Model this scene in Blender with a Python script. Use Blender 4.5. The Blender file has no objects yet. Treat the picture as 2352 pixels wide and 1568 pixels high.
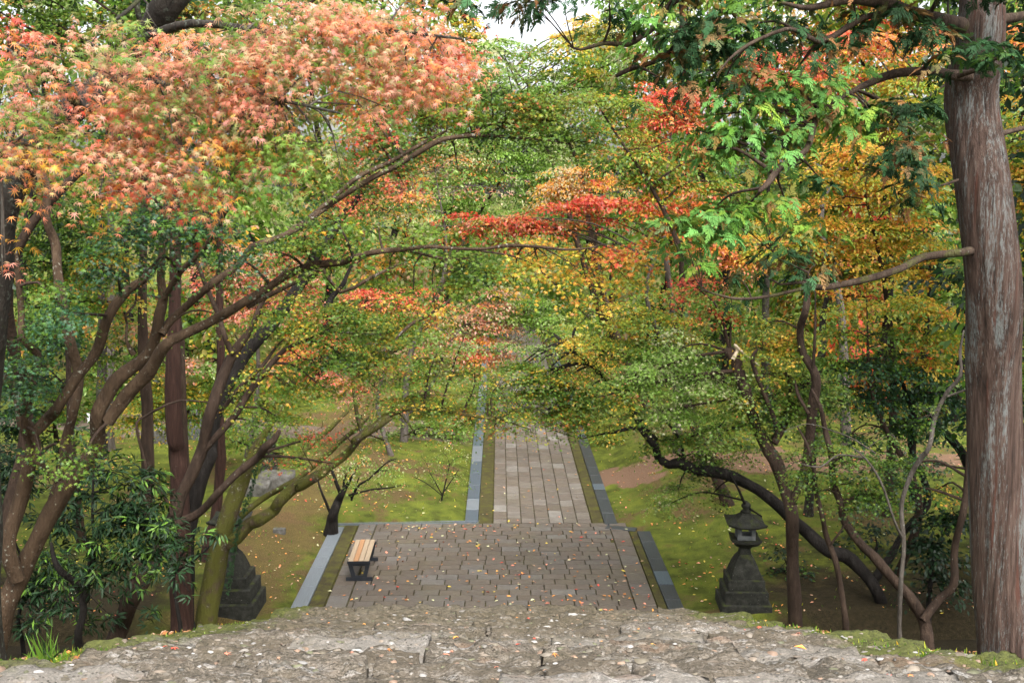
import bpy, math, random
import numpy as np
from mathutils import Matrix, Vector, noise as mnoise

random.seed(11)
rng = np.random.default_rng(11)
scene = bpy.context.scene
COL = scene.collection

# ------------------------------------------------------------------ camera, sky, sun, exposure
F, CX, CY = 2481.0, 1176.0, 784.0            # focal length and centre, in units of a 2352 px wide picture
HORIZON_Y, VANISH_X, EYE = 441.0, 1148.0, 7.9
PITCH = math.atan((CY - HORIZON_Y) / F)
YAW = math.atan((CX - VANISH_X) / F)
cam_data = bpy.data.cameras.new('camera')
cam_data.sensor_width = 36.0
cam_data.lens = 36.0 * F / 2352.0
cam_data.clip_start = 0.1
cam_data.clip_end = 3000
cam = bpy.data.objects.new('camera', cam_data)
COL.objects.link(cam)
cam.location = (0, 0, EYE)
cam.rotation_euler = (math.pi / 2 - PITCH, 0, -YAW)
scene.camera = cam
CAM_R = np.array(cam.rotation_euler.to_matrix())

SUN_EL, SUN_AZ = math.radians(54), math.radians(158)      # azimuth from +Y towards +X
world = bpy.data.worlds.new('World')
scene.world = world
world.use_nodes = True
wn, wl = world.node_tree.nodes, world.node_tree.links
wn.clear()
sky = wn.new('ShaderNodeTexSky')
sky.sky_type = 'NISHITA'
sky.sun_disc = False
sky.sun_elevation = SUN_EL
sky.sun_rotation = SUN_AZ
sky.air_density = 1.0
sky.dust_density = 6.0
sky.ozone_density = 1.0
hs = wn.new('ShaderNodeHueSaturation')
hs.inputs['Saturation'].default_value = 0.22
bg = wn.new('ShaderNodeBackground')
bg.inputs['Strength'].default_value = 0.15
wo = wn.new('ShaderNodeOutputWorld')
wl.new(sky.outputs[0], hs.inputs['Color'])
wl.new(hs.outputs[0], bg.inputs['Color'])
wl.new(bg.outputs[0], wo.inputs['Surface'])

sun_data = bpy.data.lights.new('sun', 'SUN')
sun_data.energy = 0.6
sun_data.angle = math.radians(50)
sun_data.color = (1.0, 0.95, 0.88)
sun = bpy.data.objects.new('sun', sun_data)
COL.objects.link(sun)
sun.location = (0, 0, 60)
sd = Vector((math.sin(SUN_AZ) * math.cos(SUN_EL), math.cos(SUN_AZ) * math.cos(SUN_EL), math.sin(SUN_EL)))
sun.rotation_euler = sd.to_track_quat('Z', 'Y').to_euler()

scene.view_settings.view_transform = 'Standard'
scene.view_settings.look = 'None'
scene.view_settings.gamma = 1.0
scene.view_settings.use_curve_mapping = False
scene.view_settings.exposure = 1.95
scene.cycles.max_bounces = 7
scene.cycles.diffuse_bounces = 4
scene.cycles.transmission_bounces = 5
scene.cycles.glossy_bounces = 2


def P(x, y, Y):
    """the point on the plane at distance Y along the path that stands at (x, y) of the 2352 x 1568 picture"""
    d = CAM_R @ np.array([(x - CX) / F, (CY - y) / F, -1.0])
    return np.array([0, 0, EYE]) + d * (Y / d[1])


# ------------------------------------------------------------------ ground heights
def stair_z(Y):
    if Y < 3.35: return 6.28
    if Y < 11.5: return 6.28 - 0.37 * (Y - 3.35)
    z0 = 6.28 - 0.37 * (11.5 - 3.35)
    return max(0.0, z0 - 0.43 * (Y - 11.5))


def ground_z(X, Y):
    s = stair_z(Y)
    n = mnoise.noise(Vector((X * .23, Y * .23, 3.1))) * .28 + mnoise.noise(Vector((X * .7, Y * .7, 9.1))) * .07
    e = max(0.0, abs(X + .1) - 2.75)
    if s > 0 and Y < 19.0:
        drop = 0.45 if e == 0 else 0.13 + min(1.0, max(0, e - .5) / 1.2) * .2 + min(1.0, e / 9.0) * 0.3 * s
        k = min(1.0, e / 1.5)
        return s - drop + n * .5 * k - (0.3 if e == 0 else 0)
    inner = -4.0 < X < 3.6
    d = max(0.0, (-4.0 - X) if X < 0 else (X - 3.6))
    if Y > 25.1:
        d = max(0.0, (-0.95 - X) if X < 1 else (X - 2.9))
    m = min(1.0, d / 2.0)
    m = m * m * (3 - 2 * m)
    z = -0.07 if d == 0 else 0.02 + m * (0.16 + n * .7)
    if X > 3.6: z += m * .35 * min(1.0, max(0.0, (Y - 20.5) / 3.5))
    z += m * mnoise.noise(Vector((X * 1.7, Y * 1.7, 4.4))) * .06
    if Y > 42: z += min(3.5, (Y - 42) * .07) * min(1.0, d / 5.0)
    return z


# ------------------------------------------------------------------ materials
def mat(name):
    m = bpy.data.materials.new(name)
    m.use_nodes = True
    m.node_tree.nodes.clear()
    return m


class G:
    """a small helper to wire shader nodes"""
    def __init__(s, m): s.t = m.node_tree

    def n(s, kind, _in=None, **kw):
        nd = s.t.nodes.new('ShaderNode' + kind)
        for k, v in kw.items(): setattr(nd, k, v)
        for k, v in (_in or {}).items():
            if hasattr(v, 'is_output'): s.t.links.new(v, nd.inputs[k])
            else: nd.inputs[k].default_value = v
        return nd

    def noise(s, vec, scale, detail=6, rough=.6, dist=0):
        return s.n('TexNoise', {'Vector': vec, 'Scale': scale, 'Detail': detail, 'Roughness': rough, 'Distortion': dist}).outputs['Fac']

    def ramp(s, fac, stops):
        r = s.n('ValToRGB', {'Fac': fac})
        el = r.color_ramp.elements
        while len(el) < len(stops): el.new(.5)
        for e, (p, c) in zip(el, stops):
            e.position = p
            e.color = (*c, 1) if not isinstance(c, (int, float)) else (c, c, c, 1)
        return r.outputs['Color']

    def mix(s, fac, a, b, mode='MIX'):
        nd = s.n('MixRGB', None, blend_type=mode)
        for k, v in (('Fac', fac), ('Color1', a), ('Color2', b)):
            if hasattr(v, 'is_output'): s.t.links.new(v, nd.inputs[k])
            else: nd.inputs[k].default_value = v if isinstance(v, (int, float)) else (*v, 1)
        return nd.outputs[0]

    def math(s, op, a, b=0.0):
        nd = s.n('Math', None, operation=op)
        for i, v in enumerate((a, b)):
            if hasattr(v, 'is_output'): s.t.links.new(v, nd.inputs[i])
            else: nd.inputs[i].default_value = v
        return nd.outputs[0]

    def scaled(s, vec, sc):
        return s.n('Mapping', {'Vector': vec, 'Scale': sc}).outputs[0]

    def finish(s, col, rough=.8, bump=None, strength=.5, dist=.02, spec=.3):
        b = s.n('BsdfPrincipled', {'Roughness': rough, 'Specular IOR Level': spec})
        if hasattr(col, 'is_output'): s.t.links.new(col, b.inputs['Base Color'])
        else: b.inputs['Base Color'].default_value = (*col, 1)
        if bump is not None:
            bp = s.n('Bump', {'Height': bump, 'Strength': strength, 'Distance': dist})
            s.t.links.new(bp.outputs[0], b.inputs['Normal'])
        o = s.n('OutputMaterial')
        s.t.links.new(b.outputs[0], o.inputs['Surface'])

    def pos(s): return s.n('NewGeometry').outputs['Position']
    def rand(s): return s.n('ObjectInfo').outputs['Random']


def bark(name, c_dark, c_mid, c_light, lichen=(.42, .44, .38), lich_amt=.66, moss=None, moss_amt=.5, vert=.25, scale=9):
    m = mat(name); g = G(m); p = g.pos()
    v = g.scaled(p, (1, 1, vert))
    a = g.noise(v, scale, 8, .65)
    b = g.noise(v, scale * 5, 5, .6)
    c = g.ramp(a, [(.25, c_dark), (.5, c_mid), (.75, c_light)])
    c = g.mix(g.math('MULTIPLY', b, .5), c, c_dark)
    spots = g.noise(p, 22, 5, .62)
    patch = g.noise(p, 2.2, 3)
    lk = g.ramp(g.math('ADD', spots, g.math('MULTIPLY', patch, .35)), [(lich_amt + .12, 0.), (lich_amt + .2, .8)])
    c = g.mix(lk, c, lichen)
    if moss:
        mk = g.ramp(g.math('ADD', g.noise(p, 6, 5), g.math('MULTIPLY', g.noise(p, 1.1, 2), .6)), [(moss_amt, 0.), (moss_amt + .2, .95)])
        c = g.mix(mk, c, moss)
    g.finish(c, .85, g.math('ADD', a, g.math('MULTIPLY', b, .6)), .9, .05, .2)
    return m


M = {}
M['maple_bark'] = bark('maple_bark', (.022, .014, .008), (.06, .037, .021), (.1, .067, .04), lichen=(.27, .27, .22), lich_amt=.68)
M['brown_bark'] = bark('brown_bark', (.015, .01, .007), (.045, .028, .019), (.085, .056, .038), lichen=(.2, .2, .17), lich_amt=.74)
M['dark_bark'] = bark('dark_bark', (.006, .005, .004), (.015, .012, .01), (.035, .03, .026), lichen=(.12, .13, .11), lich_amt=.76)
M['mossy_bark'] = bark('mossy_bark', (.025, .018, .012), (.08, .055, .035), (.15, .11, .07), moss=(.075, .075, .013), moss_amt=.62)
M['red_bark'] = bark('red_bark', (.018, .009, .007), (.05, .024, .017), (.1, .055, .042), lich_amt=.8, vert=.08, scale=22)
M['limb_bark'] = bark('limb_bark', (.02, .013, .009), (.06, .04, .028), (.11, .08, .058), lichen=(.2, .21, .17), lich_amt=.74, moss=(.06, .06, .018), moss_amt=.85)
M['grey_twig'] = bark('grey_twig', (.04, .033, .026), (.1, .085, .07), (.18, .16, .14), lichen=(.25, .25, .22), lich_amt=.7)
M['speckled_bark'] = bark('speckled_bark', (.012, .01, .008), (.028, .023, .018), (.06, .05, .04), lichen=(.09, .1, .08), lich_amt=.62, moss=(.04, .045, .012), moss_amt=.85)

m = mat('cedar_bark'); g = G(m); p = g.pos()
v = g.scaled(p, (1, 1, .05))
a = g.noise(v, 26, 8, .65); b = g.noise(v, 90, 4, .6); w = g.noise(v, 7, 4, .6)
c = g.ramp(a, [(.3, (.014, .01, .008)), (.5, (.06, .037, .028)), (.72, (.115, .08, .064))])
lk = g.ramp(g.math('ADD', g.math('MULTIPLY', g.noise(g.scaled(p, (1, 1, .14)), 66, 8, .8), .6), g.math('MULTIPLY', w, .45)), [(.535, 0.), (.6, .7)])
c = g.mix(lk, c, (.17, .19, .185))
rs = g.ramp(g.noise(g.scaled(p, (1, 1, .03)), 11, 3, .5), [(.62, 0.), (.7, .8)])
c = g.mix(rs, c, (.075, .03, .02))
mk = g.ramp(g.math('ADD', g.noise(p, 5, 5), g.math('MULTIPLY', g.math('SUBTRACT', 3.3, g.n('SeparateXYZ', {0: p}).outputs[0]), .22)), [(.28, 0.), (.6, .0)])
c = g.mix(mk, c, (.1, .1, .02))
g.finish(c, .9, g.math('ADD', a, g.math('MULTIPLY', b, .7)), .9, .04, .2)
M['cedar_bark'] = m


def leaf_mat(name, transl=.45, rough=.42, spec=.5):
    m = mat(name); g = G(m)
    col = g.n('Attribute', attribute_name='Col').outputs['Color']
    d = g.n('BsdfPrincipled', {'Base Color': col, 'Roughness': rough, 'Specular IOR Level': spec})
    t = g.n('BsdfTranslucent', {'Color': col})
    mx = g.n('MixShader', {0: transl, 1: d.outputs[0], 2: t.outputs[0]})
    o = g.n('OutputMaterial', {'Surface': mx.outputs[0]})
    return m


M['leaf'] = leaf_mat('maple_leaf', .58)
M['needle'] = leaf_mat('cedar_spray', .3, .6, .15)
M['glossy_leaf'] = leaf_mat('glossy_leaf', .1, .45, .22)
M['litter'] = leaf_mat('leaf_litter', .05, .6)

m = mat('moss_ground'); g = G(m); p = g.pos()
big = g.noise(p, .45, 5, .6); mid = g.noise(p, 2.3, 6, .62); fine = g.noise(p, 38, 5, .7)
c = g.ramp(mid, [(.3, (.04, .046, .01)), (.48, (.093, .117, .018)), (.66, (.155, .178, .024))])
br = g.ramp(g.math('ADD', big, g.math('MULTIPLY', g.math('SUBTRACT', mid, .5), .6)), [(.53, 0.), (.63, .85)])
c = g.mix(br, c, g.ramp(fine, [(.3, (.05, .03, .016)), (.7, (.15, .09, .05))]))
sx = g.n('SeparateXYZ', {0: p}).outputs
yy = g.math('ADD', sx[1], g.math('MULTIPLY', g.math('SUBTRACT', big, .5), 5.0))
band = g.ramp(g.math('ABSOLUTE', g.math('SUBTRACT', yy, 29.0)), [(.85, 1.), (1.5, 0.)])
band2 = g.ramp(g.math('ABSOLUTE', g.math('SUBTRACT', g.math('ADD', yy, g.math('MULTIPLY', sx[0], .12)), 34.2)), [(.9, 1.), (1.6, 0.)])
side = g.ramp(g.math('MULTIPLY', sx[0], .2), [(.2, 0.), (.5, 1.)])
c = g.mix(g.math('MULTIPLY', band, side), c, (.19, .115, .075))
side2 = g.ramp(g.math('MULTIPLY', sx[0], -.2), [(.15, 0.), (.3, 1.)])
c = g.mix(g.math('MULTIPLY', band2, side2), c, (.15, .115, .09))
humus_shade = g.ramp(g.noise(p, 14, 6, .7), [(.3, (.012, .01, .006)), (.6, (.035, .026, .015)), (.75, (.07, .05, .03))])  # leaf mould on both banks, its dark colour also painting in their deep shade
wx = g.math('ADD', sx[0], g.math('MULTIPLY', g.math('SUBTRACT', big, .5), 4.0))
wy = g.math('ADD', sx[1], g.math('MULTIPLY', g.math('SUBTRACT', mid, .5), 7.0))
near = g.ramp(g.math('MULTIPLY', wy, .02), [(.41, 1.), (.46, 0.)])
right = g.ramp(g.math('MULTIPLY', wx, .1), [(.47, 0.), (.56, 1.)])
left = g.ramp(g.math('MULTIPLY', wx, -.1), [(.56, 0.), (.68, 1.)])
c = g.mix(g.math('MULTIPLY', near, g.math('ADD', right, left)), c, humus_shade)
rust = g.math('MULTIPLY', g.ramp(g.math('ABSOLUTE', g.math('ADD', wx, 5.1)), [(.5, 1.), (1.5, 0.)]), g.ramp(g.math('ABSOLUTE', g.math('SUBTRACT', wy, 23.0)), [(1.2, 1.), (2.4, 0.)]))
c = g.mix(g.math('MULTIPLY', rust, .75), c, g.ramp(fine, [(.35, (.06, .04, .018)), (.65, (.17, .1, .05))]))
c = g.mix(g.ramp(fine, [(.35, .35), (.6, 0.)]), c, (.04, .035, .01))
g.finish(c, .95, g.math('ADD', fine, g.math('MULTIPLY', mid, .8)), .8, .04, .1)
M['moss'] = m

m = mat('joint_soil'); g = G(m); p = g.pos()
c = g.ramp(g.noise(p, 9, 6, .6), [(.35, (.035, .03, .018)), (.6, (.075, .07, .02))])
g.finish(c, .95, g.noise(p, 60, 4), .5, .02, .1)
M['soil'] = m

m = mat('mossy_verge'); g = G(m); p = g.pos()
c = g.ramp(g.noise(p, 4, 6, .65), [(.32, (.04, .033, .02)), (.5, (.062, .055, .022)), (.68, (.085, .088, .016))])
g.finish(c, .95, g.noise(p, 60, 4), .6, .02, .1)
M['verge'] = m


def paver(name, stops):
    m = mat(name); g = G(m); p = g.pos()
    c = g.ramp(g.rand(), stops)
    c = g.mix(g.ramp(g.noise(p, 3.0, 6, .65), [(.3, .6), (.62, 0.)]), c, (.1, .08, .065))
    c = g.mix(g.ramp(g.noise(p, 45, 5, .7), [(.35, .45), (.55, 0.)]), c, (.06, .05, .04))
    c = g.mix(g.ramp(g.noise(p, .9, 4, .6), [(.52, 0.), (.72, .5)]), c, (.1, .085, .05))
    rg = g.ramp(g.noise(p, 2.0, 4), [(.35, .38), (.65, .75)])
    g.finish(c, rg, g.noise(p, 55, 6, .7), .55, .012, .4)
    return m


M['paver'] = paver('paving_stone', [(.0, (.088, .068, .05)), (.4, (.112, .09, .068)), (.75, (.1, .084, .068)), (.93, (.118, .108, .096)), (1., (.145, .135, .12))])
M['paver_light'] = paver('path_stone', [(.0, (.1, .08, .06)), (.3, (.135, .108, .082)), (.6, (.12, .1, .08)), (.85, (.165, .142, .118)), (1., (.23, .215, .19))])

m = mat('stair_rock'); g = G(m); p0 = g.pos(); p = g.scaled(p0, (.5, 1, 1))
a = g.noise(p, 4.5, 9, .68, 0.0); b = g.noise(p0, 24, 7, .72, 0.0)
wv = g.n('VectorMath', {0: p, 1: g.n('VectorMath', {0: g.n('TexNoise', {'Vector': p, 'Scale': 9.0, 'Detail': 4.0}).outputs['Color'], 1: (.035, .035, .035)}, operation='MULTIPLY').outputs[0]}, operation='ADD').outputs[0]
vo = g.n('TexVoronoi', {'Vector': wv, 'Scale': 36.0, 'Randomness': 1.0})
v2 = g.n('TexVoronoi', {'Vector': wv, 'Scale': 13.0, 'Randomness': 1.0})
ve = g.n('TexVoronoi', {'Vector': wv, 'Scale': 36.0, 'Randomness': 1.0}, feature='DISTANCE_TO_EDGE').outputs['Distance']
f = g.noise(p0, 75, 5, .8)
pebv = g.math('ADD', g.math('MULTIPLY', g.n('SeparateColor', {0: vo.outputs['Color']}).outputs[0], .62), g.math('MULTIPLY', g.n('SeparateColor', {0: v2.outputs['Color']}).outputs[1], .38))
peb = g.ramp(pebv, [(.1, (.03, .026, .02)), (.34, (.085, .071, .052)), (.55, (.145, .118, .086)), (.74, (.21, .188, .16)), (.95, (.42, .41, .39))])
c = g.ramp(a, [(.33, (.035, .03, .022)), (.46, (.095, .08, .06)), (.57, (.16, .135, .108)), (.68, (.4, .385, .365))])
c = g.mix(.45, c, peb)
cr = g.math('MULTIPLY', g.ramp(ve, [(.0, .9), (.08, 0.)]), g.ramp(b, [(.45, 1.), (.58, .15)]))
c = g.mix(cr, c, (.03, .026, .018))
c = g.mix(g.ramp(f, [(.4, .8), (.52, 0.)]), c, (.04, .034, .026))
c = g.mix(g.ramp(f, [(.58, 0.), (.7, .55)]), c, (.42, .41, .39))
c = g.mix(g.ramp(b, [(.38, .75), (.48, 0.)]), c, (.05, .044, .032))
c = g.mix(g.ramp(g.rand(), [(.0, .6), (.45, 0.)]), c, (.07, .056, .038))
c = g.mix(g.ramp(g.rand(), [(.7, 0.), (1.0, .4)]), c, (.26, .245, .225))
orange = g.ramp(g.noise(p, 1.9, 4), [(.6, 0.), (.72, .5)])
c = g.mix(orange, c, (.2, .105, .058))
yy = g.n('SeparateXYZ', {0: p0}).outputs
wear = g.math('ADD', g.noise(p, 2.4, 6, .65), g.math('MULTIPLY', g.math('SUBTRACT', yy[1], 5.8), .05))
c = g.mix(g.ramp(wear, [(.5, 0.), (.7, .8)]), c, g.ramp(b, [(.35, (.035, .032, .018)), (.65, (.125, .1, .066))]))
edge = g.math('ADD', g.noise(p, 3.5, 6, .6), g.math('MULTIPLY', g.math('SUBTRACT', g.math('ABSOLUTE', yy[0]), 2.15), .55))
c = g.mix(g.ramp(edge, [(.5, 0.), (.66, .92)]), c, g.ramp(b, [(.35, (.03, .036, .008)), (.65, (.085, .095, .02))]))
hh = g.math('ADD', g.math('MULTIPLY', pebv, .5), g.math('ADD', g.math('MULTIPLY', b, .6), g.math('ADD', g.math('MULTIPLY', f, .3), g.math('MULTIPLY', g.math('MINIMUM', ve, .1), 1.2))))
pit = g.n('TexVoronoi', {'Vector': p0, 'Scale': 48.0, 'Randomness': 1.0}).outputs['Distance']
c = g.mix(g.math('MULTIPLY', g.ramp(pit, [(.18, .85), (.34, 0.)]), g.ramp(g.noise(p0, 7, 4), [(.45, 0.), (.6, 1.)])), c, (.022, .018, .013))
hh = g.math('ADD', hh, g.math('MULTIPLY', g.math('MINIMUM', pit, .4), .8))
g.finish(c, .9, hh, .8, .02, .2)
M['rock'] = m


def stone(name, c0, c1, c2, moss, amt):
    m = mat(name); g = G(m); p = g.pos()
    a = g.noise(p, 7, 8, .7)
    c = g.ramp(a, [(.3, c0), (.5, c1), (.72, c2)])
    c = g.mix(g.ramp(g.noise(p, 34, 5, .6), [(.66, 0.), (.76, .7)]), c, (.36, .38, .33))
    nz = g.n('SeparateXYZ', {0: g.n('NewGeometry').outputs['Normal']}).outputs[2]
    mk = g.ramp(g.math('ADD', g.noise(p, 5, 5), g.math('MULTIPLY', nz, .22)), [(amt, 0.), (amt + .18, .9)])
    c = g.mix(mk, c, moss)
    g.finish(c, .9, a, .7, .03, .2)
    return m


M['lantern'] = stone('lantern_stone', (.01, .01, .008), (.024, .024, .019), (.048, .048, .04), (.045, .055, .012), .68)
M['lantern_pale'] = stone('lantern_pale_stone', (.06, .065, .065), (.11, .115, .115), (.17, .175, .17), (.12, .13, .05), .9)
M['boulder'] = stone('boulder_stone', (.04, .038, .032), (.09, .085, .075), (.16, .155, .145), (.1, .11, .02), .72)


def plain(name, c, rough=.6, var=.25, sc=12, metal=0.0, spec=.4, stretch=(1, 1, 1)):
    m = mat(name); g = G(m); p = g.n('TexCoord').outputs['Object']
    v = g.scaled(p, stretch)
    k = g.noise(v, sc, 6, .6)
    col = g.mix(g.ramp(k, [(.3, var), (.7, 0.)]), c, tuple(x * .35 for x in c))
    g.finish(col, rough, k, .3, .01, spec)
    return m


M['drain_pale'] = plain('grey_drain_metal', (.15, .17, .185), .5, .35, 7, stretch=(14, .6, 1))
M['drain_dark'] = plain('dark_drain_metal', (.034, .039, .043), .42, .4, 7, stretch=(14, .6, 1))
M['drain_blue'] = plain('wet_drain_metal', (.075, .1, .125), .3, .4, 5, stretch=(10, .6, 1))
M['iron'] = plain('black_iron', (.018, .021, .026), .45, .3)
M['slat_pale'] = plain('pale_slat_wood', (.34, .255, .17), .6, .22, 10, stretch=(14, 1, 6))
M['slat_orange'] = plain('orange_slat_wood', (.36, .19, .09), .6, .25, 10, stretch=(14, 1, 6))
M['white'] = plain('white_panel', (.78, .79, .8), .6, .1)
M['dirtwood'] = plain('broken_wood', (.5, .4, .28), .8, .4, 14)

# ------------------------------------------------------------------ object helpers
def tag(o, label=None, cat=None, group=None, kind=None):
    if label: o['label'] = label
    if cat: o['category'] = cat
    if group: o['group'] = group
    if kind: o['kind'] = kind
    return o


def empty(name, loc=(0, 0, 0), rz=0.0):
    o = bpy.data.objects.new(name, None)
    o.empty_display_size = .2
    COL.objects.link(o)
    o.location = loc
    o.rotation_euler = (0, 0, rz)
    return o


def raw_mesh(name, V, Fc, material, smooth=False, col=None):
    """V (n,3), Fc (m,k)"""
    V = np.asarray(V, np.float32); Fc = np.asarray(Fc, np.int32)
    me = bpy.data.meshes.new(name)
    k = Fc.shape[1]
    me.vertices.add(len(V)); me.vertices.foreach_set('co', V.ravel())
    me.loops.add(Fc.size); me.loops.foreach_set('vertex_index', Fc.ravel())
    me.polygons.add(len(Fc)); me.polygons.foreach_set('loop_start', np.arange(0, Fc.size, k, dtype=np.int32))
    if smooth: me.polygons.foreach_set('use_smooth', np.ones(len(Fc), bool))
    if col is not None:
        at = me.color_attributes.new('Col', 'FLOAT_COLOR', 'POINT')
        rgba = np.ones((len(V), 4), np.float32); rgba[:, :3] = col
        at.data.foreach_set('color', rgba.ravel())
    me.update(calc_edges=True)
    if material: me.materials.append(material)
    return me


def link(name, me, parent=None, loc=None):
    o = bpy.data.objects.new(name, me)
    COL.objects.link(o)
    if parent: o.parent = parent
    if loc is not None: o.location = loc
    return o


class MB:
    """collects polygons of any size, then links them as one mesh object"""
    def __init__(s): s.v, s.f = [], []

    def add(s, v, f):
        o = len(s.v); s.v += [tuple(x) for x in v]; s.f += [tuple(i + o for i in q) for q in f]

    def box(s, c, d, rz=0.0, taper=1.0, ch=0.0):
        x, y, z = (q / 2 for q in d)
        ca, sa = math.cos(rz), math.sin(rz)
        lv = [(0, 1.0, -z), (1, taper, z)] if not ch else [(0, 1.0, -z), (0, taper, z - ch), (1, taper, z)]
        v = []
        for top, k, zz in lv:
            i = ch if top else 0
            for sx, sy in ((-1, -1), (1, -1), (1, 1), (-1, 1)):
                px, py = sx * (x * k - i), sy * (y * k - i)
                v.append((c[0] + px * ca - py * sa, c[1] + px * sa + py * ca, c[2] + zz))
        f = [(3, 2, 1, 0)]
        n = len(lv)
        for l in range(n - 1):
            for i in range(4):
                j = (i + 1) % 4
                f.append((l * 4 + i, l * 4 + j, l * 4 + 4 + j, l * 4 + 4 + i))
        b = (n - 1) * 4
        f.append((b, b + 1, b + 2, b + 3))
        s.add(v, f)
        return s

    def bar(s, a, b, w, t=None):
        a, b = Vector(a), Vector(b)
        d = (b - a).normalized()
        up = Vector((0, 1, 0)) if abs(d.y) < .9 else Vector((0, 0, 1))
        x = d.cross(up).normalized() * (w / 2); y = d.cross(x).normalized() * ((t or w) / 2)
        v = [q + sx * x + sy * y for q in (a, b) for sx, sy in ((-1, -1), (1, -1), (1, 1), (-1, 1))]
        s.add(v, [(3, 2, 1, 0), (4, 5, 6, 7)] + [(i, (i + 1) % 4, 4 + (i + 1) % 4, 4 + i) for i in range(4)])
        return s

    def lathe(s, prof, sides, c=(0, 0, 0), rz=0.0, bulge=None):
        v, f = [], []
        n = len(prof)
        for r, z in prof:
            for i in range(sides):
                a = rz + 2 * math.pi * i / sides
                v.append((c[0] + r * math.cos(a), c[1] + r * math.sin(a), c[2] + z))
        for k in range(n - 1):
            for i in range(sides):
                j = (i + 1) % sides
                f.append((k * sides + i, k * sides + j, (k + 1) * sides + j, (k + 1) * sides + i))
        f.append(tuple(range(sides - 1, -1, -1))); f.append(tuple((n - 1) * sides + i for i in range(sides)))
        s.add(v, f)
        return s

    def mesh(s, name, material, smooth=False):
        me = bpy.data.meshes.new(name)
        me.from_pydata(s.v, [], s.f)
        if smooth:
            for q in me.polygons: q.use_smooth = True
        me.materials.append(material)
        return me

    def build(s, name, material, parent=None, loc=None, smooth=False):
        return link(name, s.mesh(name, material, smooth), parent, loc)


# ------------------------------------------------------------------ tubes (trunks, branches, twigs)
def catmull(pts, rad, step):
    pts = np.asarray(pts, float); rad = np.asarray(rad, float)
    if len(pts) < 3:
        t = np.linspace(0, 1, max(2, int(np.linalg.norm(pts[1] - pts[0]) / step) + 1))[:, None]
        return pts[0] * (1 - t) + pts[1] * t, (rad[0] * (1 - t) + rad[1] * t)[:, 0]
    P_ = np.vstack([2 * pts[0] - pts[1], pts, 2 * pts[-1] - pts[-2]])
    op, orr = [], []
    for i in range(len(pts) - 1):
        p0, p1, p2, p3 = P_[i:i + 4]
        n = max(2, int(np.linalg.norm(p2 - p1) / step) + 1)
        t = np.linspace(0, 1, n, endpoint=False)[:, None]
        op.append(.5 * (2 * p1 + (p2 - p0) * t + (2 * p0 - 5 * p1 + 4 * p2 - p3) * t ** 2 + (3 * p1 - p0 - 3 * p2 + p3) * t ** 3))
        orr.append((rad[i] * (1 - t) + rad[i + 1] * t)[:, 0])
    op.append(pts[-1:]); orr.append(rad[-1:])
    return np.vstack(op), np.concatenate(orr)


class Tubes:
    def __init__(s): s.V, s.F, s.n = [], [], 0

    def add(s, pts, rad, sides=6, rough=0.0, ridges=None):
        n = len(pts)
        tan = np.gradient(pts, axis=0)
        tan /= np.linalg.norm(tan, axis=1)[:, None] + 1e-9
        ref = np.array([0, 1.0, 0]) if abs(tan[:, 1]).mean() < .8 else np.array([1.0, 0, 0])
        x = np.cross(tan, ref); x /= np.linalg.norm(x, axis=1)[:, None] + 1e-9
        y = np.cross(tan, x)
        a = np.arange(sides) * 2 * np.pi / sides
        r = rad[:, None] * np.ones((1, sides))
        if rough:
            ph = rng.random(6) * 6.28
            along = np.concatenate([[0], np.cumsum(np.linalg.norm(np.diff(pts, axis=0), axis=1))])[:, None] / (rad.mean() * 4 + 1e-6)
            k = (np.sin(a[None] * 2 + along * .8 + ph[0]) * .5 + np.sin(a[None] * 3 - along * 1.7 + ph[1]) * .35 + np.sin(along * 2.3 + ph[2]) * .4 + np.sin(a[None] + along * 3.9 + ph[3]) * .25)
            r = r * (1 + rough * k)
        if ridges is not None: r = r * ridges(a, n)
        v = pts[:, None] + r[..., None] * (np.cos(a)[None, :, None] * x[:, None] + np.sin(a)[None, :, None] * y[:, None])
        s.V.append(v.reshape(-1, 3))
        i = np.arange(n - 1)[:, None] * sides; j = np.arange(sides)[None]
        jn = (j + 1) % sides
        q = np.stack([i + j, i + jn, i + sides + jn, i + sides + j], -1).reshape(-1, 4) + s.n
        s.F.append(q)
        tip = np.arange(sides)
        s.n += n * sides
        # close the end with a cone tip
        s.V.append((pts[-1] + tan[-1] * rad[-1] * .8)[None])
        e = s.n - sides
        s.F.append(np.stack([e + tip, e + (tip + 1) % sides, np.full(sides, s.n), np.full(sides, s.n)], -1))
        s.n += 1

    def build(s, name, material, parent, origin, smooth=True):
        V = np.vstack(s.V) - np.asarray(origin)
        Fq = np.vstack(s.F)
        tri = Fq[:, 2] == Fq[:, 3]
        me = bpy.data.meshes.new(name)
        quads, tris = Fq[~tri], Fq[tri][:, :3]
        me.vertices.add(len(V)); me.vertices.foreach_set('co', V.astype(np.float32).ravel())
        loops = np.concatenate([quads.ravel(), tris.ravel()]).astype(np.int32)
        me.loops.add(len(loops)); me.loops.foreach_set('vertex_index', loops)
        st = np.concatenate([np.arange(len(quads)) * 4, len(quads) * 4 + np.arange(len(tris)) * 3]).astype(np.int32)
        me.polygons.add(len(st)); me.polygons.foreach_set('loop_start', st)
        me.polygons.foreach_set('use_smooth', np.ones(len(st), bool))
        me.update(calc_edges=True)
        me.materials.append(material)
        return link(name, me, parent)


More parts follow.
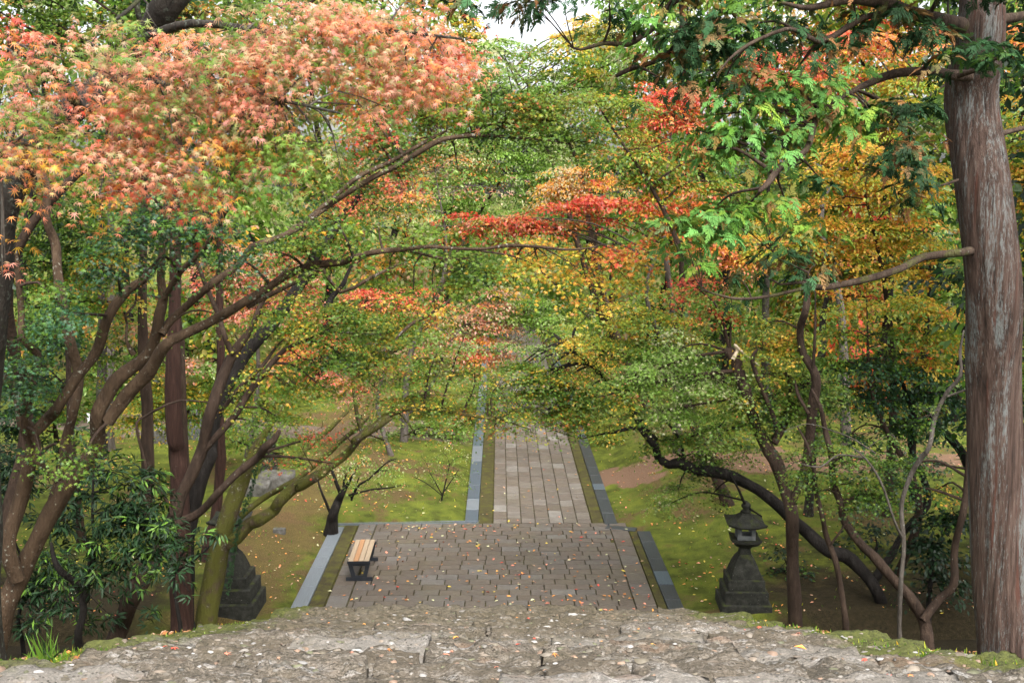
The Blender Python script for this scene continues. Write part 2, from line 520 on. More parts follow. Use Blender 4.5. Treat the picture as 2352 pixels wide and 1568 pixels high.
# zones: how a traced pixel of an enlarged view turns into the 2352 px picture
ZONES = {'Z': (0, 0, 1), 'A': (0, 0, 2.977), 'B': (781, 0, 2.977), 'C': (1562, 0, 2.977), 'D': (0, 523.7, 2.977), 'E': (781, 523.7, 2.977),
         'F': (1562, 523.7, 2.977), 'G': (0, 1044.6, 2.977), 'I': (1562, 1044.6, 2.977), 'J': (643.1, 955.5, 3.414), 'K': (1102.5, 955.5, 3.414)}


def trace(txt, Y0, Y1=None):
    """'D 620 1540 100; 740 1150' -> world points and radii; a width left out repeats the last one"""
    z, w, out = 'Z', 10, []
    for item in txt.split(';'):
        t = item.split()
        if t[0].isalpha(): z = t[0]; t = t[1:]
        if len(t) > 2: w = float(t[2])
        ox, oy, k = ZONES[z]
        out.append((ox + float(t[0]) / k, oy + float(t[1]) / k, w / k))
    n = len(out)
    Y1 = Y0 if Y1 is None else Y1
    pts, rad = [], []
    for i, (x, y, ww) in enumerate(out):
        Y = Y0 + (Y1 - Y0) * i / max(1, n - 1)
        pts.append(P(x, y, Y)); rad.append(max(.004, ww * Y / F / 2))
    for i in range(1, n - 1): pts[i] = pts[i] + np.array([0, (rng.random() - .5) * .25, 0])
    return np.array(pts), np.array(rad)


# ------------------------------------------------------------------ leaves
def star(lobes, sinus, base):
    """lobes: list of (angle from the tip in degrees, length)"""
    L = sorted(lobes)
    pts = [(0, -base, 0)]
    prev = None
    for i, (a, r) in enumerate(L):
        if prev is not None:
            m = math.radians((a + prev) / 2)
            pts.append((math.sin(m) * sinus, math.cos(m) * sinus, .02))
        ra = math.radians(a)
        pts.append((math.sin(ra) * r, math.cos(ra) * r, -.13 * r))
        prev = a
    V = np.array([(0, 0, .03)] + pts, float)
    n = len(pts)
    Fc = np.array([(0, 1 + i, 1 + (i + 1) % n) for i in range(n)], int)[:, ::-1]
    V[:, :2] *= .55
    return V, Fc


MAPLE7 = star([(0, 1.0), (-40, .95), (40, .95), (-80, .78), (80, .78), (-125, .45), (125, .45)], .2, .1)
MAPLE5 = star([(0, 1.0), (-48, .9), (48, .9), (-100, .62), (100, .62)], .24, .12)
t5 = []
for a_, r_ in ((0, 1.0), (-50, .92), (50, .92), (-102, .66), (102, .66)):
    a_ = math.radians(a_); w_ = .2
    t5 += [(-math.cos(a_) * w_, math.sin(a_) * w_, 0), (math.cos(a_) * w_, -math.sin(a_) * w_, 0), (math.sin(a_) * r_, math.cos(a_) * r_, -.13)]
STAR5 = (np.array(t5) * .56, np.arange(15).reshape(5, 3))
t3 = []
for a_, r_ in ((0, 1.0), (-58, .85), (58, .85)):
    a_ = math.radians(a_); w_ = .26
    t3 += [(-math.cos(a_) * w_, math.sin(a_) * w_ - .1, 0), (math.cos(a_) * w_, -math.sin(a_) * w_ - .1, 0), (math.sin(a_) * r_, math.cos(a_) * r_, -.12)]
MAPLE3 = (np.array(t3) * .55, np.arange(9).reshape(3, 3))
KITE = (np.array([(0, -.5, 0), (.3, -.02, .06), (0, .55, -.08), (-.3, -.02, .06)]), np.array([(0, 1, 2), (0, 2, 3)]))
LANCE = (np.array([(0, -.1, 0), (.13, .3, .03), (.09, .65, .0), (0, 1, -.1), (-.09, .65, 0), (-.13, .3, .03), (0, .45, -.03)]),
         np.array([(0, 1, 6), (1, 2, 6), (2, 3, 6), (3, 4, 6), (4, 5, 6), (5, 0, 6)]))


def frond():
    V, Fc = [], []
    def blade(px, py, ang, ln, w, z=0.0):
        d = np.array([math.sin(ang), math.cos(ang)]); s_ = np.array([d[1], -d[0]])
        b = len(V)
        q = np.array([px, py])
        V.append((*(q - d * .02), z)); V.append((*(q + d * ln * .45 + s_ * w), z + .01)); V.append((*(q + d * ln), z - .06 * ln)); V.append((*(q + d * ln * .45 - s_ * w), z + .01))
        Fc.append((b, b + 1, b + 2)); Fc.append((b, b + 2, b + 3))
    blade(0, 0, 0, 1.0, .05)
    fr_ = random.Random(5)
    for i in range(7):
        y = .02 + i * .13 + fr_.uniform(-.03, .03)
        for sg in (-1, 1):
            ln = .46 * (1 - (i / 8) ** 1.3) * fr_.uniform(.7, 1.15)
            a = sg * math.radians(40 - i * 2 + fr_.uniform(-8, 8))
            blade(0, y + sg * .03, a, ln, .042, fr_.uniform(-.03, .03))
            if i < 2: blade(math.sin(a) * ln * .45, y + sg * .03 + math.cos(a) * ln * .45, a + sg * math.radians(34), ln * .5, .036, -.03)
    V = np.array(V); V[:, 2] -= .25 * V[:, 1] ** 2
    return V, np.array(Fc)


FROND = frond()
fv, ff = [], []
for i in range(9):                                # a cheap far spray of needles
    a = math.radians(-80 + i * 20); b = len(fv)
    fv += [(-.05 * math.cos(a), .05 * math.sin(a), 0), (.05 * math.cos(a), -.05 * math.sin(a), 0), (math.sin(a) * (.75 + .25 * (i % 2)), math.cos(a) * (.75 + .25 * (i % 2)), -.2)]
    ff.append((b, b + 1, b + 2))
TUFT = (np.array(fv), np.array(ff))


def unit(a): return a / (np.linalg.norm(a, axis=-1, keepdims=True) + 1e-9)


def leaf_frames(nrm, tip):
    n = unit(nrm); y = tip - n * (tip * n).sum(1, keepdims=True); y = unit(y)
    x = np.cross(y, n)
    return x, y, n


def leaf_mesh(name, pos, nrm, tip, size, col, tmpl, material):
    V, Fc = tmpl
    x, y, n = leaf_frames(nrm, tip)
    N, k = len(pos), len(V)
    curl = (rng.random((N, 1, 1)) * 1.7 + .1)
    s = size[:, None, None]
    W = pos[:, None] + s * (V[None, :, 0, None] * x[:, None] + V[None, :, 1, None] * y[:, None] + V[None, :, 2, None] * curl * n[:, None])
    FF = (Fc[None] + (np.arange(N) * k)[:, None, None]).reshape(-1, Fc.shape[1])
    C = np.repeat(col, k, axis=0)
    return raw_mesh(name, W.reshape(-1, 3), FF, material, False, C)


C_ = dict(peach=(.78, .42, .27), salmon=(.75, .26, .16), pink=(.68, .29, .235), orange=(.7, .28, .06), deep=(.42, .05, .03), red=(.6, .075, .04), gold=(.72, .43, .05),
          yellow=(.6, .45, .06), yg=(.38, .41, .04), green=(.108, .215, .026), mid=(.175, .285, .038), lg=(.26, .42, .075), dk=(.018, .046, .016),
          vdk=(.011, .026, .01), beige=(.42, .35, .17), olive=(.2, .22, .03), blue=(.065, .17, .085), tan=(.45, .27, .17), brown=(.26, .125, .05),
          bright=(.115, .27, .065), pale=(.5, .49, .28), rust=(.42, .15, .04), cedar=(.05, .13, .05))
PAL = dict(
    SAL=dict(salmon=5, pink=3, peach=4, orange=.4, beige=2.2, mid=.5), MIX=dict(beige=4, mid=3, salmon=1.6, peach=1.6, pink=1.2, green=.8), GRN=dict(mid=4, lg=3, beige=1.6, orange=.5, green=2),
    RSAL=dict(red=.8, salmon=4, pink=3, orange=.8, peach=1, beige=1), OSAL=dict(orange=3, salmon=4, beige=1.4, gold=.7),
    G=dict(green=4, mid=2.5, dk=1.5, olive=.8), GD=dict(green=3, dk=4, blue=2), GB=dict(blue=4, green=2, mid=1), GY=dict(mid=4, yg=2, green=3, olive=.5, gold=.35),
    GO=dict(mid=3, green=2, yg=1.5, orange=1.2, rust=.8), YG=dict(yg=4, mid=2, gold=1.4, green=1), LG=dict(lg=4, mid=3, pale=1, green=1), GR=dict(green=3, mid=2, red=1.3, rust=1, beige=1),
    GOLD=dict(gold=4, orange=1, yg=3, yellow=2, mid=.8), GGR=dict(gold=2, yg=4, mid=2.6, orange=.5), ORG=dict(orange=5, gold=2, salmon=2, rust=1), GRED=dict(gold=2.5, orange=2, red=2.2, mid=1, rust=1),
    RED=dict(red=5, orange=2, deep=1, salmon=2), DRED=dict(deep=1.6, red=2.6, rust=1.5, orange=2.6, olive=2, pink=1.6), REDG=dict(red=2.4, deep=1, olive=2, mid=1.4, rust=1.4),
    PINK=dict(pink=3, tan=2.5, salmon=1.5, olive=1, red=.8), PTAN=dict(tan=4, pink=1.6, pale=1.2, olive=1, orange=1), OTAN=dict(gold=2.5, tan=2, orange=2, pale=1),
    SO=dict(salmon=3, orange=3, red=1.2, tan=1.2, gold=.8), LO=dict(lg=4, mid=2, orange=1.6, tan=1, pale=1), PALE=dict(lg=3, pale=3, mid=2), YEL=dict(yellow=4, yg=2.5, gold=1, pale=1),
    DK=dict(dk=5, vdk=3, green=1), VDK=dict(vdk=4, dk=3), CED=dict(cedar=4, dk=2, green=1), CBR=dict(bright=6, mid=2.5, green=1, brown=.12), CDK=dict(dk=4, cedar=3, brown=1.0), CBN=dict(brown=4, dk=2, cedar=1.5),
    OLV=dict(olive=2, yg=2, mid=3, green=1, brown=.2), FARG=dict(lg=3, mid=3, green=2, pale=.8), FARM=dict(mid=2, olive=2, tan=1.4, orange=1, green=2, gold=1))


DENS = 3.3


def leaf_cloud(clumps, leaf, origin, density=1.0, per=14, flat=.35, spray_r=.3, up=.75, droop=.45, max_n=60000):
    """leaves in flat sprays inside ellipsoid clumps. Returns pos, normal, tip, size, colour and the spray centres per clump"""
    PO, NR, TP, SZ, CO, SPR = [], [], [], [], [], []
    for (x, y, rx, ry, Y, pal, dn) in clumps:
        c = P(x, y, Y)
        k = Y / F
        R = np.array([rx * k, max(.35, min(rx, ry * 1.6) * k), ry * k])
        lp = leaf / k
        n = int(min(max_n, dn * density * DENS * 3.0 * (rx * ry * math.pi) / (lp * lp * .4)))
        ns = max(2, n // per)
        u = unit(rng.normal(size=(ns, 3))) * (rng.random((ns, 1)) ** .42)
        off = u * R
        lay = max(.16, spray_r * 1.15)                                      # boughs carry their leaves in flat layers
        lo = rng.random() * lay
        zq = (np.round((off[:, 2] + lo) / lay) * lay - lo)
        off[:, 2] = zq + (off[:, 2] - zq) * .14 - .16 * (off[:, 0] ** 2 + off[:, 1] ** 2) / max(R[0], .3)
        wp = c + off
        fr = 1.5 / max(.5, spray_r * 2.6)
        vv = np.sin(wp[:, 0] * fr + Y) * np.sin(wp[:, 1] * fr * .8 + 1.3) + np.sin(wp[:, 2] * fr * 1.9 + wp[:, 0] * fr * .6)
        kp = (vv < .55) | (rng.random(ns) < .3)
        if kp.sum() > 2: off = off[kp]; ns = len(off)
        sr = spray_r * (.6 + .8 * rng.random(ns))
        sc = c + off
        SPR.append((c, sc))
        outw = unit(off * np.array([1, 1, .4]) + 1e-6)
        sn = unit(np.array([0, 0, 1.0]) * up + outw * .4 + rng.normal(size=(ns, 3)) * .22)
        names = sorted(PAL[pal], key=lambda q: (C_[q][0] - 1.1 * C_[q][1]) / sum(C_[q]))
        w = np.array([PAL[pal][q] for q in names], float); w /= w.sum()
        pc = np.array([C_[q] for q in names])
        mids = np.cumsum(w) - w / 2
        wq = c + off; cf = .9 / max(.35, spray_r * 1.6); ph = rng.random(4) * 6.28
        fld = np.sin(wq[:, 0] * cf + ph[0]) + np.sin(wq[:, 2] * cf * 1.6 + ph[1]) + np.sin((wq[:, 1] + wq[:, 0] * .5) * cf * 1.3 + ph[2]) + rng.normal(size=ns) * .55 + off[:, 2] / R[2] * .4
        su = (np.argsort(np.argsort(fld)) + .5) / ns
        idx = np.repeat(np.arange(ns), per)
        N = len(idx)
        ang = rng.random(N) * 6.283; rr = np.sqrt(rng.random(N)) * sr[idx]
        ax = unit(np.cross(sn, np.array([.3, .9, .1]))); ay = np.cross(sn, ax)
        rad = np.cos(ang)[:, None] * ax[idx] + np.sin(ang)[:, None] * ay[idx]
        pos = sc[idx] + rad * rr[:, None] + rng.normal(size=(N, 3)) * np.array([1, 1, flat]) * spray_r * .16
        pos[:, 2] -= droop * rr ** 2 / spray_r * .6
        nr = unit(sn[idx] + rad * .35 * (rr / spray_r)[:, None] + rng.normal(size=(N, 3)) * .34)
        tp = unit(rad + outw[idx] * .6 + np.array([0, 0, -droop * 1.1]) + rng.normal(size=(N, 3)) * .35)
        lu = (su[idx] + rng.normal(size=N) * .1).clip(0, 1)
        lu = np.where(rng.random(N) < .06, rng.random(N), lu)
        base = np.stack([np.interp(lu, mids, pc[:, k_]) for k_ in range(3)], -1)
        jit = (1 + rng.normal(size=(N, 1)) * .1).clip(.6, 1.4)
        spj = (1 + rng.normal(size=(ns, 1)) * .13).clip(.6, 1.4)
        co = base * jit * spj[idx] * (1 + rng.normal(size=(N, 3)) * .03)
        PO.append(pos); NR.append(nr); TP.append(tp); SZ.append(leaf * (.7 + .6 * rng.random(N))); CO.append(co.clip(.008, .8))
    return [np.concatenate(q) for q in (PO, NR, TP, SZ, CO)] + [SPR]


N_LEAVES = {'tris': 0}


def tree(name, label, cat, limbs, clumps, barkm='maple_bark', leaf=.06, tmpl=STAR5, leafm='leaf', density=1.0, twigs=1.0, pick=0, pick_name='leaf', base=None,
         group=None, trunk_sides=12, leaf_kw=None, twig_r=.006, twig_mat=None, branchm=None, slim=1.0, rough=.1, ridges=None):
    """limbs: list of (part name, points, radii); the first is rooted in the ground"""
    limbs = [(q[0], q[1][0], q[1][1] * slim) for q in limbs]
    if base is not None and not limbs:                 # grow a plain trunk and its limbs from the clumps
        bz = ground_z(base[0], base[1])
        cs = [P(q[0], q[1], q[4]) for q in clumps]
        top = max(cs, key=lambda q: q[2])
        mid = np.mean(cs, axis=0)
        hgt = max(2.0, top[2] - bz)
        r0 = base[2] if len(base) > 2 else .009 * hgt + .035
        b0 = np.array([base[0], base[1], bz - .2])
        j = rng.normal(size=(2, 3)) * .05 * hgt * np.array([1, 1, 0])
        limbs = [('trunk', np.array([b0, b0 + (np.array([mid[0], mid[1], top[2]]) - b0) * .33 + j[0], b0 + (np.array([mid[0], mid[1], top[2]]) - b0) * .66 + j[1], top]), np.array([r0 * 1.15, r0 * .8, r0 * .5, r0 * .12]))]
    pts0 = limbs[0][1]
    gz = ground_z(pts0[0][0], pts0[0][1])
    if pts0[0][2] > gz - .15:                          # carry the trunk down into the ground
        d = (pts0[0] - pts0[1]); d = d / (abs(d[2]) + 1e-6)
        h = min(pts0[0][2] - gz + .25, 6)
        ext = pts0[0] + np.array([d[0] * .4, d[1] * .4, -1]) * h
        r0_ = limbs[0][2][0]
        kq = max(.0, min(.8, (h - .25 - r0_ * 2.5) / h)) if h > .5 else .5
        limbs[0] = (limbs[0][0], np.vstack([ext, ext + (pts0[0] - ext) * (1 - kq), pts0]), np.concatenate([[r0_ * 1.75, r0_ * 1.12], limbs[0][2]]))
    o = limbs[0][1][0]
    org = np.array([o[0], o[1], max(o[2], ground_z(o[0], o[1]))])
    root = empty(name, org)
    tag(root, label, cat, group)
    sk_p, sk_r = [], []
    for nm, p_, r_ in limbs:
        big = r_.max() > .05
        cp, cr = catmull(p_, r_, .12 if big else .18)
        tb = Tubes(); tb.add(cp, cr, trunk_sides if big else 7, rough if big else .04, ridges if nm == 'trunk' else None)
        tb.build(nm, M[barkm if nm == 'trunk' or not branchm else branchm], root, org)
        sk_p.append(cp); sk_r.append(cr)
    sk_p = np.vstack(sk_p); sk_r = np.concatenate(sk_r)
    if not clumps: return root
    pos, nr, tp, sz, co, spr = leaf_cloud(clumps, leaf, org, density, **(leaf_kw or {}))
    # boughs from the traced skeleton to every clump and twigs on to the sprays
    if twigs > 0:
        tw = Tubes()
        for c, sc in spr:
            d = np.linalg.norm((sk_p - c) * np.array([1, 1, 1.3]), axis=1) + np.where(sk_p[:, 2] > c[2] + .6, .8, 0) + np.where(sk_r < .008, .3, 0)
            i = int(d.argmin())
            a = sk_p[i]; L = np.linalg.norm(c - a)
            r0 = min(sk_r[i] * .7, .012 + .014 * L)
            mid = (a + c) / 2 + np.array([0, 0, .12 * L]) + rng.normal(size=3) * .06 * L
            bp, br = catmull([a, mid, c, c + (c - mid) * .35], [r0, r0 * .75, r0 * .5, r0 * .2], max(.15, L / 8))
            tw.add(bp, br, 5, .05)
            k = max(1, int(len(sc) * min(1.0, twigs * .5)))
            k = min(k, 90)
            for q in sc[rng.choice(len(sc), k, replace=False)]:
                s_ = bp[int(np.linalg.norm(bp - q, axis=1).argmin())]
                l2 = np.linalg.norm(q - s_)
                if l2 < .08: continue
                mm = (s_ + q) / 2 + rng.normal(size=3) * .1 * l2 + np.array([0, 0, .05 * l2])
                t_p, t_r = catmull([s_, mm, q], [min(twig_r, r0 * .6), twig_r * .7, twig_r * .35], max(.12, l2 / 3))
                tw.add(t_p, t_r, 3)
        to = tw.build('twigs', M[twig_mat or barkm], root, org); tag(to, kind='stuff')
    pos = pos - org
    if pick:                                            # the leaves that show largest are objects of their own
        far = np.linalg.norm(pos + org - np.array([0, 0, EYE]), axis=1)
        dv = unit(pos + org - np.array([0, 0, EYE]))
        vis = np.abs((unit(nr) * dv).sum(1)) * sz / far
        cd = dv @ CAM_R                                   # camera axes: inside the frame only
        inside = (np.abs(cd[:, 0] / -cd[:, 2]) < CX / F) & (np.abs(cd[:, 1] / -cd[:, 2]) < CY / F)
        order = np.argsort(-np.where(inside, vis, 0))[:pick * 3]
        sel = order[::3][:pick] if len(order) > pick * 2 else order[:pick]
        keep = np.ones(len(pos), bool); keep[sel] = False
        x, y, n = leaf_frames(nr[sel], tp[sel])
        qc = co[sel]
        cen = [np.median(qc, axis=0)]
        kk = 14
        cen = qc[rng.choice(len(qc), kk)]
        which = ((qc[:, None] - cen[None]) ** 2).sum(2).argmin(1)
        meshes = []
        for ci in range(kk):
            V = tmpl[0].copy(); V[:, 2] *= .2 + 1.6 * rng.random()
            meshes.append(raw_mesh(pick_name, V, tmpl[1], M[leafm], False, np.repeat(cen[ci][None], len(V), 0)))
        for i, s_ in enumerate(sel):
            ob = bpy.data.objects.new(pick_name, meshes[which[i]])
            mt = Matrix(np.column_stack([x[i], y[i], n[i]]).tolist()).to_4x4()
            ob.location = pos[s_]; ob.rotation_euler = mt.to_euler(); ob.scale = (sz[s_],) * 3
            ob.parent = root
            COL.objects.link(ob)
        pos, nr, tp, sz, co = pos[keep], nr[keep], tp[keep], sz[keep], co[keep]
    me = leaf_mesh('crown', pos, nr, tp, sz, co, STAR5 if tmpl is MAPLE5 else tmpl, M[leafm])
    N_LEAVES['tris'] += len(me.polygons)
    cr = link('crown', me, root); tag(cr, kind='stuff')
    return root


def cl(txt, Y, pal='G', dn=1.0):
    """'300 540 110 70 GD 1.2; ...' -> clumps; palette, distance offset and density may be left out"""
    out = []
    for item in txt.split(';'):
        t = item.split()
        if not t: continue
        x, y, rx, ry = map(float, t[:4]); p_, d_, dy = pal, dn, 0.0
        for q in t[4:]:
            if q in PAL: p_ = q
            elif q[0] in '+-': dy = float(q)
            else: d_ = float(q) * dn
        out.append((x, y, rx, ry, Y + dy, p_, d_))
    return out

# ------------------------------------------------------------------ the ground
def axis(*segs):
    out = []
    for a, b, st in segs: out += list(np.arange(a, b, st))
    return out + [segs[-1][1]]


gx = axis((-900, -120, 130), (-120, -30, 10), (-30, -12, 1.5), (-12, 12, .3), (12, 30, 1.5), (30, 120, 10), (120, 900, 130))
gy = axis((-300, -20, 70), (-20, 2, 2), (2, 46, .3), (46, 90, 2), (90, 200, 11), (200, 1500, 130))
V = []
for y_ in gy:
    for x_ in gx: V.append((x_, y_, ground_z(x_, y_)))
nx = len(gx)
Fg = [(j * nx + i, j * nx + i + 1, (j + 1) * nx + i + 1, (j + 1) * nx + i) for j in range(len(gy) - 1) for i in range(nx - 1)]
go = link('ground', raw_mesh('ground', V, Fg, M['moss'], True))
tag(go, 'mossy lawn with bare brown earth patches', kind='structure')

# ------------------------------------------------------------------ paved landing and path
land = empty('landing', (0, 0, 0)); tag(land, kind='structure')
pth = empty('path', (0, 0, 0)); tag(pth, kind='structure')
MB().box((-.19, 22.07, -.055), (6.44, 6.5, .07)).build('bedding', M['soil'], land)
MB().box((1.015, 45.2, -.057), (2.42, 39.7, .07)).build('bedding', M['soil'], pth)


def paver_mesh(name, w, d, m):
    b = MB().box((0, 0, -.035), (w, d, .07), ch=.011)
    return b.mesh(name, m)


pm = [paver_mesh('paving_stone', .985, .975, M['paver']) for _ in range(1)]
pm2 = [paver_mesh('paving_stone', .985, .98, M['paver_light']) for _ in range(1)]


def put_stone(me, x, y, w, d, parent, z=.02):
    o = bpy.data.objects.new('paving_stone', me)
    o.location = (x, y, z + random.uniform(-.006, .006))
    o.scale = (w - .012, d - (.01 if parent is land else .028), 1)
    o.rotation_euler = (random.uniform(-.009, .009), random.uniform(-.009, .009), random.uniform(-.006, .006))
    o.parent = parent
    COL.objects.link(o)


LX0, LX1, LY0, LY1 = -2.95, 2.6, 19.3, 25.12
nrow = 20
dep = (LY1 - LY0) / nrow
for r_ in range(nrow):
    x = LX0 - random.uniform(.03, .4)
    y = LY0 + (r_ + .5) * dep
    first = True
    while x < LX1 - .05:
        w = random.choice((.4, .43, .43, .46, .5))
        a, b = max(x, LX0), min(x + w, LX1)
        if b - a > .1: put_stone(pm[0], (a + b) / 2, y, b - a, dep, land)
        x += w
for i in range(10):
    for x0 in (-3.17, 2.81): put_stone(pm[0], x0, LY0 + (i + .5) * .582, .41, .582, land)
stuff_paving = MB()
y0 = [25.14 - .25 * random.random() for _ in range(7)]
for c_ in range(7):
    x = -.17 + (c_ + .5) * .339
    y = y0[c_]
    first = True
    while y < 63:
        d = random.choice((.52, .58, .58, .64, .5)) if y < 30 else .58
        a = max(y, 25.14)
        if y + d - a > .1:
            if a < 46: put_stone(pm2[0], x, (a + y + d) / 2, .339, y + d - a, pth)
            else: stuff_paving.box((x, (a + y + d) / 2, -.015), (.33, y + d - a - .012, .07), ch=.011)
        y += d
so = stuff_paving.build('far_paving', M['paver_light'], pth); tag(so, kind='stuff')
# verges of moss-grown kerb between paving and drains
for nm, x0, x1, ya, yb in (('kerb', -.53, -.19, 25.13, 63), ('kerb', 2.22, 2.5, 25.13, 63), ('kerb', -3.7, -3.4, 19.1, 25.02), ('kerb', 3.03, 3.2, 19.1, 24.82)):
    k = MB().box(((x0 + x1) / 2, (ya + yb) / 2, -.03), (x1 - x0 - .01, yb - ya, .08 + random.random() * .004)).build(nm, M['verge'])
    tag(k, kind='structure')


def drain(label, x0, x1, ya, yb, mats, ln, cat='drain', along=True):
    root = empty('drain', ((x0 + x1) / 2, ya, 0)); tag(root, label, cat)
    y = ya; w = x1 - x0
    while y < yb - .05:
        d = min(ln * random.choice((.6, 1, 1, 1.4)), yb - y)
        b = MB().box((0, d / 2 + y - ya, .008), (w - .015, d - .012, .05), ch=.006)
        nr_ = 4
        for i in range(nr_):                                      # low ribs along the cover
            b.box((-w / 2 + w * (i + .8) / (nr_ + .6), d / 2 + y - ya, .0345), (.014, d - .05, .005))
        b.build('drain_cover', M[random.choice(mats)], root)
        y += d
    return root


drain('long pale grey drain covers along the left edge of the paved landing', -4.02, -3.7, 19.2, 24.87, ['drain_pale', 'drain_pale', 'drain_pale'], 1.1)
drain('dark wet drain covers along the right edge of the paved landing', 3.2, 3.52, 19.2, 24.45, ['drain_dark', 'drain_dark', 'drain_blue'], .8)
drain('blue grey drain covers along the left side of the narrow stone path', -.86, -.53, 25.27, 60, ['drain_blue', 'drain_pale', 'drain_blue'], .95)
drain('dark grey drain covers along the right side of the narrow stone path', 2.5, 2.82, 25.0, 60, ['drain_dark', 'drain_blue', 'drain_dark'], .9)
root = empty('grate', (-2.3, 25.15, 0)); tag(root, 'narrow steel grating across the far left edge of the landing', 'drain grate')
MB().box((0, 0, -.012), (3.6, .02, .06)).box((0, .2, -.012), (3.6, .02, .06)).build('frame', M['drain_pale'], root)
b = MB()
for i in range(120): b.box((-1.78 + i * .0298, .1, .005), (.012, .18, .03))
tag(b.build('bars', M['drain_pale'], root), kind='stuff')
MB().box((0, .1, -.04), (3.56, .18, .02)).build('trough', M['iron'], root)
root = empty('drain', (2.86, 24.7, 0)); tag(root, 'short dark drain cover across the corner joining path and landing at right', 'drain')
MB().box((0, 0, .006), (.72, .26, .05), rz=-.3, ch=.006).build('drain_cover', M['drain_dark'], root)

# ------------------------------------------------------------------ the old stone stairway
stairs = empty('stairs', (0, 4, 5)); tag(stairs, 'worn steps of rough pale stone', kind='structure')


def rough_block(nseg, w, d, h, amp, seed):
    """a cube net pushed towards a rounded, lumpy block"""
    vs, idx, fs = [], {}, []
    def vid(p):
        k = tuple(round(q, 4) for q in p)
        if k not in idx: idx[k] = len(vs); vs.append(k)
        return idx[k]
    nx_, ny_, nz_ = nseg
    for ax, (na, nb) in ((2, (nx_, ny_)), (1, (nx_, nz_)), (0, (ny_, nz_))):
        for sgn in (-1, 1):
            if ax == 2 and sgn < 0: continue
            for i in range(na):
                for j in range(nb):
                    q = []
                    for di, dj in ((0, 0), (1, 0), (1, 1), (0, 1)):
                        a, b = -1 + 2 * (i + di) / na, -1 + 2 * (j + dj) / nb
                        p = {2: (a, b, sgn), 1: (a, sgn, b), 0: (sgn, a, b)}[ax]
                        q.append(vid(p))
                    if (sgn > 0) == (ax == 1): q = q[::-1]
                    fs.append(tuple(q))
    out = []
    for p in vs:
        v = Vector(p)
        edge = max(0, v.length - 1.0)
        r = 1 - .12 * edge ** 1.3
        q = Vector((p[0] * w / 2 * (r if abs(p[0]) > .99 or abs(p[1]) > .99 else 1), p[1] * d / 2 * (r if abs(p[1]) > .99 or abs(p[0]) > .99 else 1), p[2] * h / 2 * (1 - .1 * edge if p[2] > 0 else 1)))
        nq = q * 5.5 + Vector((seed * 7.3, seed * 3.1, seed))
        dn = mnoise.fractal(nq, .8, 2.3, 5) * .8 + (.3 - abs(mnoise.noise(q * 9 + Vector((seed, 5, 0))))) * .35 + (.3 - abs(mnoise.noise(q * 27 + Vector((seed, 9, 0))))) * .4
        dv = mnoise.noise_vector(q * 3.2 + Vector((seed, 0, 0)))
        q += Vector((dv.x * amp * .8, dv.y * amp * .8, 0)) * (1 if abs(p[2]) < 2 else 0)
        q.z += dn * amp if p[2] > -.99 else 0
        out.append(q)
    return out, fs


stone_v, stone_f = [], []
step_y = 3.35 - 1.5
z_top = 6.3
seed = 0
steps = []
for s_ in range(40):
    if s_ < 4: y, z = 1.32 + s_ * .5, 6.28
    else:
        if s_ < 17: y = 3.35 + (s_ - 4) * .63
        else: y = 3.35 + 13 * .63 + (s_ - 17) * .44
        z = stair_z(y + (.63 if s_ < 17 else .44))
    if y > 18.8 or z < .02: break
    steps.append((y, z))
for k, (y, z) in enumerate(steps):
    dpt = .5 if k < 4 or k >= 18 else .66
    near = k < 19
    x = -2.75 + random.uniform(-.15, .1)
    while x < 2.75:
        w = random.uniform(.35, 1.0) if near else random.uniform(.9, 1.5)
        w = min(w, 2.95 - x)
        if w < .2: break
        xc = x + w / 2
        seed += 1
        dz = -.1 * (abs(xc) / 2.7) ** 4 + random.uniform(-.03, .025)
        seg = (max(8, int(w / .025)), 20, 5) if near else (4, 3, 2)
        vv, ff_ = rough_block(seg, w + .03, dpt + .05, .34, .045, seed)
        me = bpy.data.meshes.new('stair_stone'); me.from_pydata(vv, [], ff_)
        for q in me.polygons: q.use_smooth = True
        me.materials.append(M['rock'])
        o = link('stair_stone', me, stairs)
        o.location = (xc, y + dpt / 2 + random.uniform(-.05, .04) - 4, z - .16 + dz - 5)
        o.rotation_euler = (random.uniform(-.03, .03), random.uniform(-.03, .03), random.uniform(-.05, .05))
        if k < 18:
            mw = Matrix.Translation(Vector(o.location) + Vector((0, 4, 5))) @ o.rotation_euler.to_matrix().to_4x4()
            b_ = len(stone_v); stone_v += [mw @ q for q in vv]; stone_f += [tuple(b_ + i_ for i_ in q) for q in ff_]
        x += w
from mathutils.bvhtree import BVHTree
STONES = BVHTree.FromPolygons(stone_v, stone_f)
# the packed bed under the stones
bv, bf = [], []
ys = [0.5] + [q[0] + .3 for q in steps] + [19.6]
for i, y in enumerate(ys):
    z = (stair_z(max(y + .3, 0)) if 0 < i < len(ys) - 1 else (6.25 if i == 0 else .0)) - .13
    for x in (-2.9, -1.5, 0, 1.5, 2.9): bv.append((x, y - 4, z - 5 - .14 * (abs(x) / 2.7) ** 4))
for i in range(len(ys) - 1):
    for j in range(4): bf.append((i * 5 + j, i * 5 + j + 1, i * 5 + 6 + j, i * 5 + 5 + j))
me = bpy.data.meshes.new('stair_bed'); me.from_pydata(bv, [], bf); me.materials.append(M['soil'])
link('stair_bed', me, stairs)

